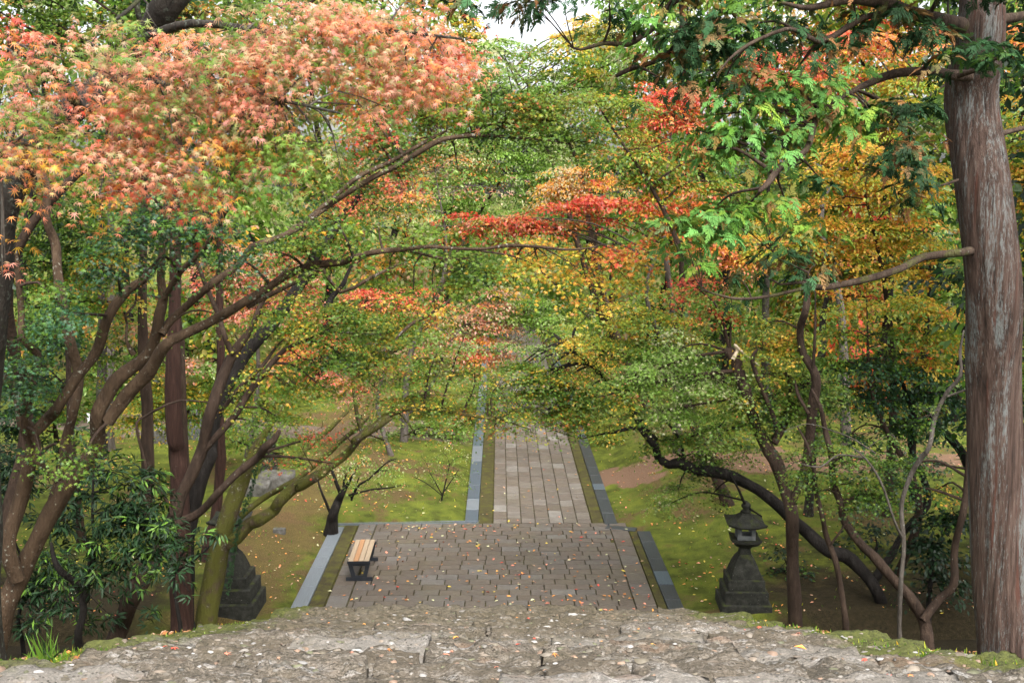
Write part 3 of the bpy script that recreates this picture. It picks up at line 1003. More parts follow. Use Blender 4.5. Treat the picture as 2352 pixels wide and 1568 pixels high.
# ------------------------------------------------------------------ bench
bench = empty('bench', (-2.9, 21.9, .026), math.radians(1))
tag(bench, 'backless bench with pale wooden slats on black iron legs', 'bench')
for i in range(4):
    me = MB().box((0, 0, 0), (.098, 1.36, .03), ch=.004).mesh('slat', M['slat_orange' if i == 1 else 'slat_pale'])
    o = link('slat', me, bench, (-.159 + i * .106, 0, .425 + (.006 if i in (1, 2) else 0)))
    if i == 1: tag(o, 'orange brown slat')
for sy in (-1, 1):
    b = MB(); y = sy * .6
    b.bar((-.23, y, .39), (.23, y, .39), .05, .05)
    b.bar((-.19, y, .39), (-.11, y, .06), .085, .05); b.bar((.19, y, .39), (.11, y, .06), .085, .05); b.bar((-.2, y, .345), (.2, y, .345), .07, .04)
    b.bar((-.27, y, .03), (.27, y, .03), .07, .06); b.bar((-.12, y, .075), (.12, y, .075), .05, .045)
    b.build('leg', M['iron'], bench)
MB().bar((0, -.58, .37), (0, .58, .37), .04, .04).build('rail', M['iron'], bench)
MB().bar((-.232, -.68, .405), (.232, -.68, .405), .05, .012).build('end_cap', M['iron'], bench)

# ------------------------------------------------------------------ stone lanterns
def flared(b, prof, rz, sides=4, upturn=None):
    """square or six-sided rings; prof (half width, z, corner lift)"""
    v, f = [], []
    m_ = 4
    n = sides * m_
    for hw, z, lift in prof:
        for i in range(sides):
            a0, a1 = rz + 2 * math.pi * i / sides, rz + 2 * math.pi * (i + 1) / sides
            r = hw / math.cos(math.pi / sides)
            for k in range(m_):
                t = k / m_
                px = (math.cos(a0) * (1 - t) + math.cos(a1) * t) * r; py = (math.sin(a0) * (1 - t) + math.sin(a1) * t) * r
                e = abs(t - .5) * 2
                v.append((px, py, z + lift * e ** 2.2))
    for k in range(len(prof) - 1):
        for i in range(n):
            j = (i + 1) % n
            f.append((k * n + i, k * n + j, (k + 1) * n + j, (k + 1) * n + i))
    f.append(tuple(range(n - 1, -1, -1))); f.append(tuple((len(prof) - 1) * n + i for i in range(n)))
    b.add(v, f)
    return b


def lantern(loc, rz, label, blocky, s=1.0):
    root = empty('stone_lantern', loc, rz); tag(root, label, 'stone lantern')
    root.scale = (s, s, s * .84)
    a = math.pi / 4
    z = -.3
    tiers = ((.45, .46), (.39, .28), (.33, .24)) if not blocky else ((.5, .56), (.43, .3), (.35, .24))
    for hw, h in tiers:
        q = MB(); flared(q, [(hw, z, 0), (hw, z + h - .02, 0), (hw - .02, z + h, 0)], a)
        q.build('base_step', M['lantern'], root)
        z += h
    q = MB()
    flared(q, [(.28, z, 0), (.26, z + .1, 0), (.215, z + .26, 0), (.165, z + .4, 0), (.105, z + .5, 0), (.09, z + .62, 0), (.115, z + .68, 0)], a)
    q.build('shaft', M['lantern'], root); z += .68
    q = MB(); flared(q, [(.13, z, 0), (.2, z + .05, 0.0), (.26, z + .1, .05), (.27, z + .15, .05), (.2, z + .16, 0)], a)
    q.build('platform', M['lantern'], root); z += .155
    q = MB()                                            # four corner posts and half walls leave a see-through window
    for sx in (-1, 1):
        for sy in (-1, 1): q.box((sx * .125, sy * .125, z + .14), (.075, .075, .28))
    for k in range(4):
        an = k * math.pi / 2
        q.box((math.cos(an) * .13, math.sin(an) * .13, z + .05), (.04, .175, .1), rz=an)
        q.box((math.cos(an) * .13, math.sin(an) * .13, z + .26), (.04, .175, .04), rz=an)
    q.build('light_box', M['lantern_pale'], root); z += .28
    q = MB(); flared(q, [(.2, z, 0), (.33, z + .02, .06), (.345, z + .06, .075), (.25, z + .12, .04), (.16, z + .2, .01), (.09, z + .27, 0), (.085, z + .3, 0)], a)
    q.build('roof', M['lantern'], root); z += .3
    MB().lathe([(.08, 0), (.1, .03), (.065, .055), (.05, .08), (.085, .13), (.09, .17), (.06, .22), (.015, .27)], 10, (0, 0, z)).build('finial', M['lantern'], root, smooth=True)
    return root


lp = P(1706, 1412, 19.6)
lantern((lp[0], 19.6, ground_z(lp[0], 19.6) + .02), math.radians(-3), 'dark mossy stone lantern on a stepped base right of the landing', False, 1.02)
lp = P(536, 1412, 19.6)
lantern((lp[0], 19.6, ground_z(lp[0], 19.6) + .02), math.radians(-1), 'mossy stone lantern on block pedestal half hidden by leaning ivy clad trunk', True, 1.02)
lp = P(622, 1100, 29)
r = lantern((lp[0], 29, ground_z(lp[0], 29)), .2, 'small grey stone lantern far back on the lawn behind the left trunks', False, .62)
for x_, y_, Y_, s_, lb in ((636, 1100, 27.5, .42, 'grey boulder with a flat pale top below the far lantern'), (585, 1120, 27, .36, 'low brown boulder beside the pale topped boulder'), (375, 1042, 33, .5, 'long dark low stone left of the straight red trunk'),
                           (640, 1150, 24, .12, 'small dark stone on the moss by the lawn shrub')):
    q = P(x_, y_, Y_)
    vv, ff_ = rough_block((8, 8, 5), s_ * 2.2, s_ * 1.5, s_ * 1.3, s_ * .22, x_)
    me = bpy.data.meshes.new('boulder'); me.from_pydata(vv, [], ff_); me.materials.append(M['boulder'])
    for p_ in me.polygons: p_.use_smooth = True
    o = link('boulder', me, None, (q[0], Y_, ground_z(q[0], Y_) + s_ * .3)); tag(o, lb, 'boulder')
q = P(447, 1040, 33.5)
gz_ = ground_z(q[0], 33.5)
o = empty('stone_marker', (q[0], 33.5, gz_)); tag(o, 'pale tapered stone marker on a plinth behind the straight red trunk', 'stone marker')
MB().box((0, 0, .2), (.8, .6, .44)).build('plinth', M['lantern_pale'], o)
MB().box((0, 0, .66), (.6, .42, .48), taper=.68).build('shaft', M['lantern_pale'], o)
q = P(212, 965, 36)
o = empty('notice_board', (q[0], 36, ground_z(q[0], 36))); tag(o, 'white notice board glimpsed between the left trunks', 'notice board')
hz = q[2] - ground_z(q[0], 36)
MB().box((0, 0, hz), (.34, .04, .5)).build('panel', M['white'], o)
MB().box((0, .05, hz / 2), (.07, .05, hz)).build('post', M['brown_bark'], o)

# ------------------------------------------------------------------ big cedar at the right
def ridg(a, n):
    ph = rng.random(9) * 6.28
    t = np.linspace(0, 1, n)[:, None]
    k = np.zeros((n, len(a)))
    for i, q in enumerate((5, 9, 14, 21, 33)):
        k += np.sin(a[None] * q + ph[i] + 1.2 * np.sin(t * 7 + ph[i + 3])) * (.02, .018, .014, .012, .009)[i]
    return 1 + k


T = lambda part, txt, a, b=None: (part, trace(txt, a, b))
tree('cedar_tree', 'tall straight cedar with peeling reddish grey bark at the right edge of the stairs', 'tree',
     [T('trunk', 'I 2235 1900 430; 2212 1350 392; 2182 700 372; F 2150 1100 364; 2110 400 358; C 2050 1300 352; 2025 700 338; 2015 300 310; 2035 0 268; 2035 -500 250; 2035 -1400 200; 2035 -2800 110; 2035 -4200 20', 11.6),
      T('branch', 'C 1950 190 120; 1850 160 105; 1600 85 85; 1400 40; 1150 10 60; 900 45 40; 700 20 20', 11.5, 9.8),
      T('branch', 'C 1480 60 45; 1430 90; 1250 120; 1100 220; 950 285 36; 850 210; 700 210 26; 540 270; 430 330; 320 420 16; 250 520 8', 10.6, 9.6),
      T('branch', 'C 1980 520 80; 1850 510 66; 1700 490 58; 1480 500 60; 1300 570 46; 1180 620 36; 1050 700 30; 920 820 40; 840 1030; 700 1150 44; 600 1250; 540 1310 24', 11.3, 9.8),
      T('branch', 'C 1900 520 40; 2080 455 32; 2160 400; 2280 370 20', 11.0, 10.6),
      T('branch', 'F 2000 150 64; 1900 165 56; 1700 200; 1500 270 52; 1300 330 50; 1100 380 48; 950 405 46; 820 370 24; 700 390 16; 560 300 10', 11.4, 10.4),
      T('branch', 'F 960 400 34; 860 415 26; 560 470 22; 330 470 18; 150 420 12', 10.5, 10.2),
      T('branch', 'F 850 420 18; 860 300 16; 700 220 14; 600 100 10', 10.5, 10.3),
      T('branch', 'C 2150 140 70; 2350 110 60; 2600 60 40', 11.6, 12),
      T('branch', 'C 2150 930 50; 2240 905 40; 2420 860 30', 11.6, 12),
      T('branch', 'C 1900 1230 20; 1750 1270 16; 1600 1290 10', 11.4, 11.2),
      T('branch', 'B 2400 -60 60; 2260 30 50; 2170 160 50; 2060 250 40; 1960 310 36; 1800 300 30; 1640 350 20; 1560 310 8', 10.6, 10.8),
      T('branch', 'B 2330 -20 40; 2330 180 30; 2290 300; 2200 400 32; 1990 470 36; 1890 520 26', 10.6, 10.8)],
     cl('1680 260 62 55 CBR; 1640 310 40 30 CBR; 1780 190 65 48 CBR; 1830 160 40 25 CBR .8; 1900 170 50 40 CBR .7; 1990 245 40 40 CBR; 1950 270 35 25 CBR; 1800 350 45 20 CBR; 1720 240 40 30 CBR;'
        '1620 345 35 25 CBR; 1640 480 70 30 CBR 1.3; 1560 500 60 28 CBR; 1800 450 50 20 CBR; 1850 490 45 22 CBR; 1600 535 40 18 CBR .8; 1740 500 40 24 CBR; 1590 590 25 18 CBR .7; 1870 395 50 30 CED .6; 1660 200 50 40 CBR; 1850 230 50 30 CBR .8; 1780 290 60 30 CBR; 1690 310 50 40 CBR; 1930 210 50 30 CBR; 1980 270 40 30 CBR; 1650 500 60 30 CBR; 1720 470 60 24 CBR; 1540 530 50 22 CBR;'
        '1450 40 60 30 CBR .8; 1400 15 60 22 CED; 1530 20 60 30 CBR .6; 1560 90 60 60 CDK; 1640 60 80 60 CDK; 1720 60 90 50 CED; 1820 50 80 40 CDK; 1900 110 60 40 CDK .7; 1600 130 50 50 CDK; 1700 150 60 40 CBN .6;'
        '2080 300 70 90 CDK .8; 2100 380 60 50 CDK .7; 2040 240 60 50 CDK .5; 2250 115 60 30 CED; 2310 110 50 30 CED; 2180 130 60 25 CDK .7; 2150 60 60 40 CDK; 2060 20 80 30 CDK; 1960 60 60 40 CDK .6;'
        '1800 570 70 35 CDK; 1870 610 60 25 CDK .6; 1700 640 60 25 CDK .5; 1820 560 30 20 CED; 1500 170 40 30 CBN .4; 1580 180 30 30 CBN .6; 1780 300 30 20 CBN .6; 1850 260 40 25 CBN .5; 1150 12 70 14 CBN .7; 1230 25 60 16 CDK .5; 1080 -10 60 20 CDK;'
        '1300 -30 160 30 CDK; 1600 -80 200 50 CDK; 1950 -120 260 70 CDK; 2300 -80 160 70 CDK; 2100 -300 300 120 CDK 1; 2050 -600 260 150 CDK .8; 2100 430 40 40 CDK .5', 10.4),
     'cedar_bark', leaf=.15, tmpl=FROND, leafm='needle', density=.56, twigs=.6, pick=290, pick_name='frond', trunk_sides=56, rough=.02, ridges=ridg,
     leaf_kw=dict(per=9, spray_r=.17, up=.7, droop=.5), twig_r=.006, twig_mat='brown_bark', branchm='limb_bark')

# ------------------------------------------------------------------ near maple whose coloured boughs hang over the upper left
tree('maple_tree', 'dark leaning maple with salmon pink and orange star leaves overhanging the upper left', 'tree',
     [T('trunk', 'Z -40 900 85; -6 750 68; 10 620 60; 22 500 56; 60 400 56; 120 320 58; 185 250 60; 250 180 60; 330 90 62; 400 10 70; 470 -90 64; 560 -220 50; 640 -420 20', 8.4, 7.6),
      T('branch', 'Z 330 90 24; 450 60 18; 600 70 14; 760 70 11; 900 70 9; 1060 90 5', 7.6, 6.4),
      T('branch', 'Z 250 180 22; 360 190 16; 500 210 12; 640 230 10; 780 260 5', 7.9, 6.2),
      T('branch', 'Z 180 250 30; 160 200 24; 100 150 18; 20 110 10', 7.9, 6.8),
      T('branch', 'Z 90 360 34; 60 330 24; 20 350 14; -60 380 8', 8.0, 6.2),
      T('branch', 'A 880 560 24; 790 700 15; 740 800; 700 900 12; 685 1080 9; 680 1330 6', 7.2, 6.4),
      T('branch', 'A 720 850 12; 640 910; 560 940 9; 500 1000 6', 6.9, 6.8),
      T('branch', 'A 1000 460 14; 1090 560 10; 1090 650; 1150 800 7; 1180 900 4', 6.7, 6.4),
      T('branch', 'A 940 -30 16; 1000 20 14; 1040 100; 1080 200 9', 7.6, 7.2), T('branch', 'A 960 -60 40; 965 60 38; 970 180 34', 9, 9), T('branch', 'A 950 0 30; 840 90 26; 760 150 18', 8.6, 8.2)],
     cl('470 110 90 34 SAL; 560 75 90 34 MIX; 680 60 90 34 MIX; 620 110 90 34 SAL; 740 100 100 36 SAL; 820 60 90 34 SAL; 880 100 90 36 SAL; 960 60 80 30 SAL; 1000 120 70 36 RSAL; 1050 85 46 30 RSAL; 780 25 120 28 MIX; 920 15 110 30 SAL;'
        '1040 170 60 34 RSAL; 940 180 90 36 SAL; 840 160 90 36 SAL; 720 165 90 36 MIX; 600 170 90 36 SAL; 560 195 60 24 RSAL; 500 160 80 36 MIX; 400 130 70 40 SAL; 350 180 70 40 MIX; 990 205 60 22 SAL .8; 650 20 110 26 MIX .8;'
        '280 60 50 40 GRN; 250 120 50 40 MIX; 310 110 40 34 MIX; 330 160 50 30 MIX; 220 160 50 30 SAL; 60 110 70 50 RSAL .8; 20 70 40 40 RED .6; 130 130 80 50 MIX; 220 110 90 50 MIX; 60 190 80 40 MIX; 150 200 60 28 RSAL .7; 270 170 70 40 SAL; 40 260 60 40 MIX; 110 290 60 34 GRN; 30 330 60 34 SAL; 90 360 70 34 OSAL; 150 370 50 26 OSAL;'
        '200 390 40 22 SAL; 40 400 60 32 OSAL; 70 430 30 20 RSAL .7; 10 560 16 16 ORG; 5 580 14 12 RSAL; 250 230 60 34 RSAL; 330 240 70 40 SAL; 420 240 80 44 MIX; 300 300 70 40 SAL; 380 320 80 40 SAL; 260 350 50 34 SAL;'
        '330 380 70 34 RSAL .9; 285 430 45 22 RED .7; 250 460 22 14 ORG .7; 400 400 60 34 SAL .8; 440 450 22 36 RED .8; 440 500 16 18 RED .7; 500 330 80 40 OSAL; 560 260 90 40 MIX; 500 390 60 28 GRN .8; 520 430 40 24 OSAL .6;'
        '590 330 80 36 GRN; 660 280 80 36 MIX; 680 340 80 36 GRN; 740 360 60 26 GRN; 600 380 50 24 RSAL .6; 760 300 70 34 GRN .8; 780 380 50 20 LG .7; 700 230 80 34 MIX; 800 240 70 28 MIX .8; 870 240 70 26 SAL .5; 640 400 40 16 GRN .5; 180 310 40 30 MIX .5', 6.7),
     'speckled_bark', leaf=.073, tmpl=MAPLE7, density=1.05, twigs=.7, pick=300, leaf_kw=dict(per=10, spray_r=.15, up=.55, droop=.8), twig_r=.0035, twig_mat='grey_twig')
print('near maple done', N_LEAVES)

# ------------------------------------------------------------------ multi-stemmed maple, left
tree('maple_tree', 'big forked maple at the lower left sending long brown boughs across the stairs', 'tree',
     [T('trunk', 'G -60 1420 190; -10 1230 170; 40 1050 165; 120 830 160; 210 640 150; 330 400 150; 480 170 132; D 640 1500 108; 690 1270 112; 745 1140 114; 820 1020 112; 980 880 100; 1060 720 90; 1085 600 84; 1110 480 72; 1092 350 62; 1125 150 50; 1135 -50 40; A 1190 1220 26; 1240 1000 16', 12),
      T('branch', 'G 120 850 130; 60 600 128; 120 300 118; 200 60 100; D 215 1480 100; 180 1330 96; 100 1150 90; 30 1010 86; -10 850 80; -80 600 60', 11.9, 11.6),
      T('branch', 'D 190 1400 70; 200 1280 62; 240 1000 60; 235 870 60; 170 750 56; 125 620 54; 112 400 48; 90 150 44; 60 -100 36; A 40 1250 26', 11.6, 11.2),
      T('branch', 'D 215 1420 90; 300 1310 88; 420 1210 86; 550 1000 84; 660 840 82; 770 590 76; 860 430 72; 980 340 60; 1080 200 40; 1150 50 24', 11.7, 11.9),
      T('branch', 'G 290 520 90; 400 200 84; D 420 1500 80; 500 1240; 515 1000 82; 490 760 80; 440 480 84; 400 300 76; 350 100 70; 320 -60 64; A 320 1250 50; 260 1150 34', 12.3, 12.6),
      T('branch', 'G 400 180 64; 330 130 56; 260 20 50; D 235 1500 50; 170 1330 46', 11.8, 11.6),
      T('branch', 'D 1122 480 50; 1230 300 46; 1330 200 42; 1450 40 36; A 1560 1450 30; 1700 1260 22; 1800 1130 12', 12, 11.4),
      T('branch', 'D 1100 730 70; 1150 640 66; 1250 550 62; 1450 390 60; 1620 250 58; 1730 130 56; 1880 80 50; 2050 0 46; A 2250 1400 44; B 200 1225 44; 400 1125 42; 640 985 44; 760 945 38; 950 925 32; 1130 935 26; 1400 960 18; 1630 1000 10', 12, 13),
      T('branch', 'D 1880 90 40; 2100 -60 40; B 30 1290 38; 150 1200 36; 350 1100 34; 500 1020 32; 650 930 28; 730 895 16', 12.4, 12.8),
      T('branch', 'B 760 945 24; 900 900 22; 1050 850 18; 1300 820 14; 1450 830 8', 12.9, 13.2),
      T('branch', 'D 740 1320 110; 870 1130 112; 1000 1000 106; 1110 840 98; 1200 755 84; 1400 660 74; 1580 560 70; 1750 460 68; 1950 330 62; 2130 255 60; E 0 240 56; 100 200 50; 250 160 46; 420 145 38; 620 128 28; 840 142 26; 1000 138; 1130 120 30; 1330 130 24; 1560 145 20; 1750 130 10', 11.9, 10.6),
      T('branch', 'E 400 150 26; 500 165 26; 620 190; 740 210 18; 880 212 8', 11.2, 11),
      T('branch', 'D 1690 540 44; 1900 430 38; 2100 330 34; 2200 285 30; E 0 440 30; 200 345 28; 330 280 22; 450 230 12', 11.5, 12.2),
      T('branch', 'E 380 760 16; 480 660 30; 600 600 34; 690 545 28; 760 480 14', 13, 13.2), T('branch', 'E 600 590 14; 640 480 12; 690 400 6', 13, 13),
      T('branch', 'D 910 860 50; 880 760 22; 845 660 20; 850 600; 900 530; 930 450 14', 11.8, 11.9), T('branch', 'D 1140 690 20; 1250 590 16; 1370 560; 1480 590 8', 11.9, 11.6)],
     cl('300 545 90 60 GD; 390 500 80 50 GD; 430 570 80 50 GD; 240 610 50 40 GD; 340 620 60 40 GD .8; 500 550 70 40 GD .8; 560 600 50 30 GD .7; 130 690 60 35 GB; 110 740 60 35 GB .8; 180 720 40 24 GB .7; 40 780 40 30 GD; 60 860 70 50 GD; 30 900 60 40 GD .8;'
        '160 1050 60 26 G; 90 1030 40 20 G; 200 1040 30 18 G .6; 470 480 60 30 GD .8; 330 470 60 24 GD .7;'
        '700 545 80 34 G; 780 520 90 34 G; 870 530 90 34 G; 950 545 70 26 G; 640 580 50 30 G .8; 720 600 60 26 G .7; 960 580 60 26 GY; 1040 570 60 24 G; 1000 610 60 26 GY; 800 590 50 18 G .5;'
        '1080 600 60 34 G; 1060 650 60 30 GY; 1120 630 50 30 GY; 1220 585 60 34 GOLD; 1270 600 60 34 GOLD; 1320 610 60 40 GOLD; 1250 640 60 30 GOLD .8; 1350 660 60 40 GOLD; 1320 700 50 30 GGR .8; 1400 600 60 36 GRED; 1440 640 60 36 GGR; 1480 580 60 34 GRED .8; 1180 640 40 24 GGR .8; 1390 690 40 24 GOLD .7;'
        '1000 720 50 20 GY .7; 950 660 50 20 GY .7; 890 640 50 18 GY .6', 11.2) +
     cl('780 420 40 40 G .7; 850 330 60 40 GR; 900 310 70 44 GR; 960 320 70 44 G .9; 900 370 60 28 G .8; 980 270 80 40 GO; 1050 250 80 40 GO; 1010 200 80 40 GO .8; 1080 320 90 34 G; 1150 290 90 34 G; 1180 240 90 38 GO; 1260 270 90 36 OLV; 1290 320 80 30 G; 1340 300 60 26 G .8; 1100 150 70 38 LG .8; 1160 130 60 34 LG .6;'
        '1240 220 80 30 OLV .8; 1150 200 70 30 G .7; 1330 240 70 30 OLV .8; 1370 330 50 26 GO; 1050 380 60 20 LG .5; 930 240 80 36 GR; 850 260 60 28 GR .7; 1220 130 60 36 GY .5; 1290 110 60 30 YG .6; 720 450 40 24 GD .5; 850 430 50 20 G .5; 920 410 40 14 RED .6; 835 250 34 20 RED .7', 13),
     'maple_bark', leaf=.06, tmpl=MAPLE5, slim=0.87, density=.62, twigs=.6, pick=300, trunk_sides=16, leaf_kw=dict(per=12, spray_r=.2), twig_r=.004, twig_mat='brown_bark')

tree('maple_tree', 'second forked maple rising behind the glossy shrubs left of the landing', 'tree',
     [T('trunk', 'G 760 1330 150; 810 1190 140; 900 1000 144; 1000 800 138; 1080 650 132; 1190 430 124; 1240 270 104; 1330 80 96; D 1385 1490 92; 1450 1250 90; 1540 960 88; 1605 840 80; 1720 680 48; 1790 510 40; 1900 350 28; 2000 230 14', 15.5, 15.8),
      T('branch', 'D 1600 860 50; 1560 820 44; 1530 700; 1480 600 40; 1400 400 36; 1360 270 32; 1300 100 20', 15.7, 15.6),
      T('branch', 'G 1200 470 76; 1280 445 66; 1360 400 64; 1500 250 62; 1620 130 64; 1760 20 62; D 1820 1490 60; 1880 1440 50; 1910 1385 34', 15.5, 15.2),
      T('branch', 'D 1390 1520 60; 1590 1300 56; 1700 1120 54; 1850 930 50; 1950 830 36; 2100 760 20; 2250 700 8', 15.7, 15.9),
      T('branch', 'D 1500 1270 40; 1650 1080 36; 1800 940 34; 1870 830 20; 1950 750 8', 15.9, 16.2),
      T('branch', 'G 1175 410 36; 1130 310 32; 1100 250; 1030 170 30; 1000 80 26; D 960 1480 24; 935 1330 22; 990 1290 20; 1090 1230; 1230 1180 18; 1430 1190 8', 15.4, 15)],
     cl('620 720 60 34 GY; 700 760 70 36 GY; 780 720 70 36 GY; 850 740 80 36 GY; 930 760 60 30 GY; 690 820 60 34 GY; 780 810 80 36 G; 870 820 60 30 GY; 650 880 50 30 GY; 730 880 50 24 GY .8; 600 840 40 30 GY .7; 840 870 50 22 GO .7; 960 720 50 20 GY .8; 900 690 50 20 GY .6;'
        '560 900 40 30 GY .7; 580 970 50 34 G .8; 640 960 60 30 GY; 700 1010 50 40 GR .8; 640 1040 40 30 GR .7; 740 1060 40 26 GR .6; 540 770 40 24 GY .6; 480 740 40 24 GY .5; 690 680 50 20 GY .6; 520 640 40 24 G .5', 16),
     'brown_bark', leaf=.065, tmpl=STAR5, slim=0.87, density=.75, twigs=.8, leaf_kw=dict(per=12, spray_r=.24), twig_r=.005)

tree('cedar_tree', 'straight dark red cedar trunk standing left of the stone lantern', 'tree',
     [T('trunk', 'G 1240 1280 170; 1238 1100 158; 1238 800 150; 1232 400 138; 1210 0 118; D 1200 1450 116; 1196 1200 112; 1200 900 100; 1206 700 88; 1204 400 76; A 1210 1400 66; 1215 900 56; 1220 200 40; 1220 -600 10', 17.3, 17.8)],
     cl('405 180 90 40 CDK; 400 60 80 40 CDK; 410 -80 80 60 CDK; 420 300 70 30 CDK .6', 17.8), 'red_bark', leaf=.32, tmpl=TUFT, leafm='needle', density=.6, leaf_kw=dict(per=8, spray_r=.4), trunk_sides=20, rough=.03)
tree('maple_tree', 'black barked tree leaning right behind the second forked maple', 'tree',
     [T('trunk', 'G 1270 1150 140; 1275 800 132; 1290 500 130; 1360 200 122; 1440 0 112; D 1440 1500 108; 1490 1240 104; 1640 920 100; 1800 720 96; 1900 600 92; 2040 400 86; 2150 200 76; 2290 20 64; A 2330 1500 56; 2480 1300 46; 2560 1100 30; 2650 900 12', 17.6, 20),
      T('branch', 'D 2000 450 34; 2120 350 30; 2250 250 24; E 60 170 14', 19.4, 19.6), T('branch', 'D 2200 590 40; 2270 470 40; 2350 380 36; E 70 270 24; 180 200 12', 19.6, 20)],
     cl('860 400 50 26 GR .8; 800 470 50 24 RED .6; 720 575 60 20 RED; 770 560 40 18 RED .8; 690 640 60 24 REDG; 640 590 40 20 RED .6; 830 440 40 24 RED .6; 880 480 60 24 G .7; 740 480 50 26 GO .6; 960 340 60 30 GR .6', 19.6),
     'dark_bark', leaf=.07, tmpl=STAR5, slim=0.9, density=.6, leaf_kw=dict(spray_r=.25))
tree('maple_tree', 'moss and ivy covered tree leaning behind the block pedestal with a low arching bough', 'tree',
     [T('trunk', 'G 1390 1300 180; 1420 1130 168; 1470 800 152; 1540 500 134; 1620 250 112; 1690 80 90; D 1760 1480 60; 1850 1350 40; 1930 1220 20', 17.9, 18.4),
      T('branch', 'G 1560 600 100; 1620 560 96; 1700 480 98; 1790 430 90; 1870 380 84; 1900 330 80; 2000 240 76; 2200 120 70; J 150 560 76; 320 440 74; 500 320 64; 600 200 56; 700 90 52; 870 0 50; E 100 1450 48; 250 1340 46; 380 1255 42; 500 1225 34; 650 1240 28; 800 1265 22; 1000 1290 18; 1100 1312 14; 1300 1375 8', 18, 18.2),
      T('branch', 'E 160 1420 32; 135 1330 30; 110 1200 26; 95 1050 20; 110 950 10', 18.2, 18.2),
      T('branch', 'G 1640 420 46; 1800 300 44; 2000 180 40; J 200 440 44; 350 320 46; 500 180 40; 620 80 30; 700 0 14', 18.3, 19), T('branch', 'J 150 330 38; 260 210 40; 380 110 44; 460 30 36; 560 -60 16', 18.9, 19.3),
      T('branch', 'E 400 1260 10; 500 1380 12; 430 1420 6', 18.2, 18.3), T('branch', 'J 260 400 14; 200 300 12; 160 220 6', 18.2, 18)],
     cl('900 930 60 26 GO .8; 960 910 70 26 GY; 1020 940 70 24 GY .9; 1080 910 70 30 GY; 1140 890 60 30 GY .8; 1080 960 50 20 GO .7; 1150 950 60 22 GY .7; 1210 990 40 14 GO .4; 980 870 60 26 GY .8; 900 870 50 26 GO .8; 840 900 40 24 GR .7; 830 960 40 24 GY .6; 1010 990 40 14 GO .4; 790 1000 40 28 GR .5; 740 980 40 24 GR .5; 1040 860 50 20 PALE .6;'
        '880 1010 40 14 GO .4; 1090 850 60 26 GY 1.2; 1120 930 60 22 GO 1.2; 1180 940 50 20 GY 1.2; 1000 820 60 26 GY; 920 830 60 24 GR; 1130 990 50 12 GO .6; 1060 790 50 22 PALE .8', 18.3),
     'mossy_bark', leaf=.07, tmpl=STAR5, density=.55, twigs=1.0, leaf_kw=dict(per=11, spray_r=.24, up=1.0), twig_r=.005, twig_mat='brown_bark', trunk_sides=16)

# ivy leaves climbing the mossy trunk
tp_, tr_ = trace('G 1500 900 150; 1570 500 134; 1660 250 112; 1720 60 90', 17.7)
tp_, tr_ = catmull(tp_, tr_, .1)
ii = rng.integers(0, len(tp_), 380); an = -.9 + rng.random(380) * 1.5
pos = tp_[ii] + np.stack([np.cos(an) * tr_[ii], -np.abs(np.sin(an)) * tr_[ii], rng.normal(size=380) * .06], -1) * 1.06
iv = link('ivy', leaf_mesh('ivy', pos, np.stack([np.cos(an), -np.abs(np.sin(an)), an * 0 + .3], -1), np.tile([0, 0, -1.0], (380, 1)) + rng.normal(size=(380, 3)) * .3, rng.random(380) * .04 + .05,
                          np.array([C_['dk']]) * (1 + rng.normal(size=(380, 1)) * .25).clip(.4, 1.8), MAPLE3, M['glossy_leaf']))
tag(iv, 'dark green ivy leaves climbing the mossy leaning trunk', 'ivy', kind='stuff')

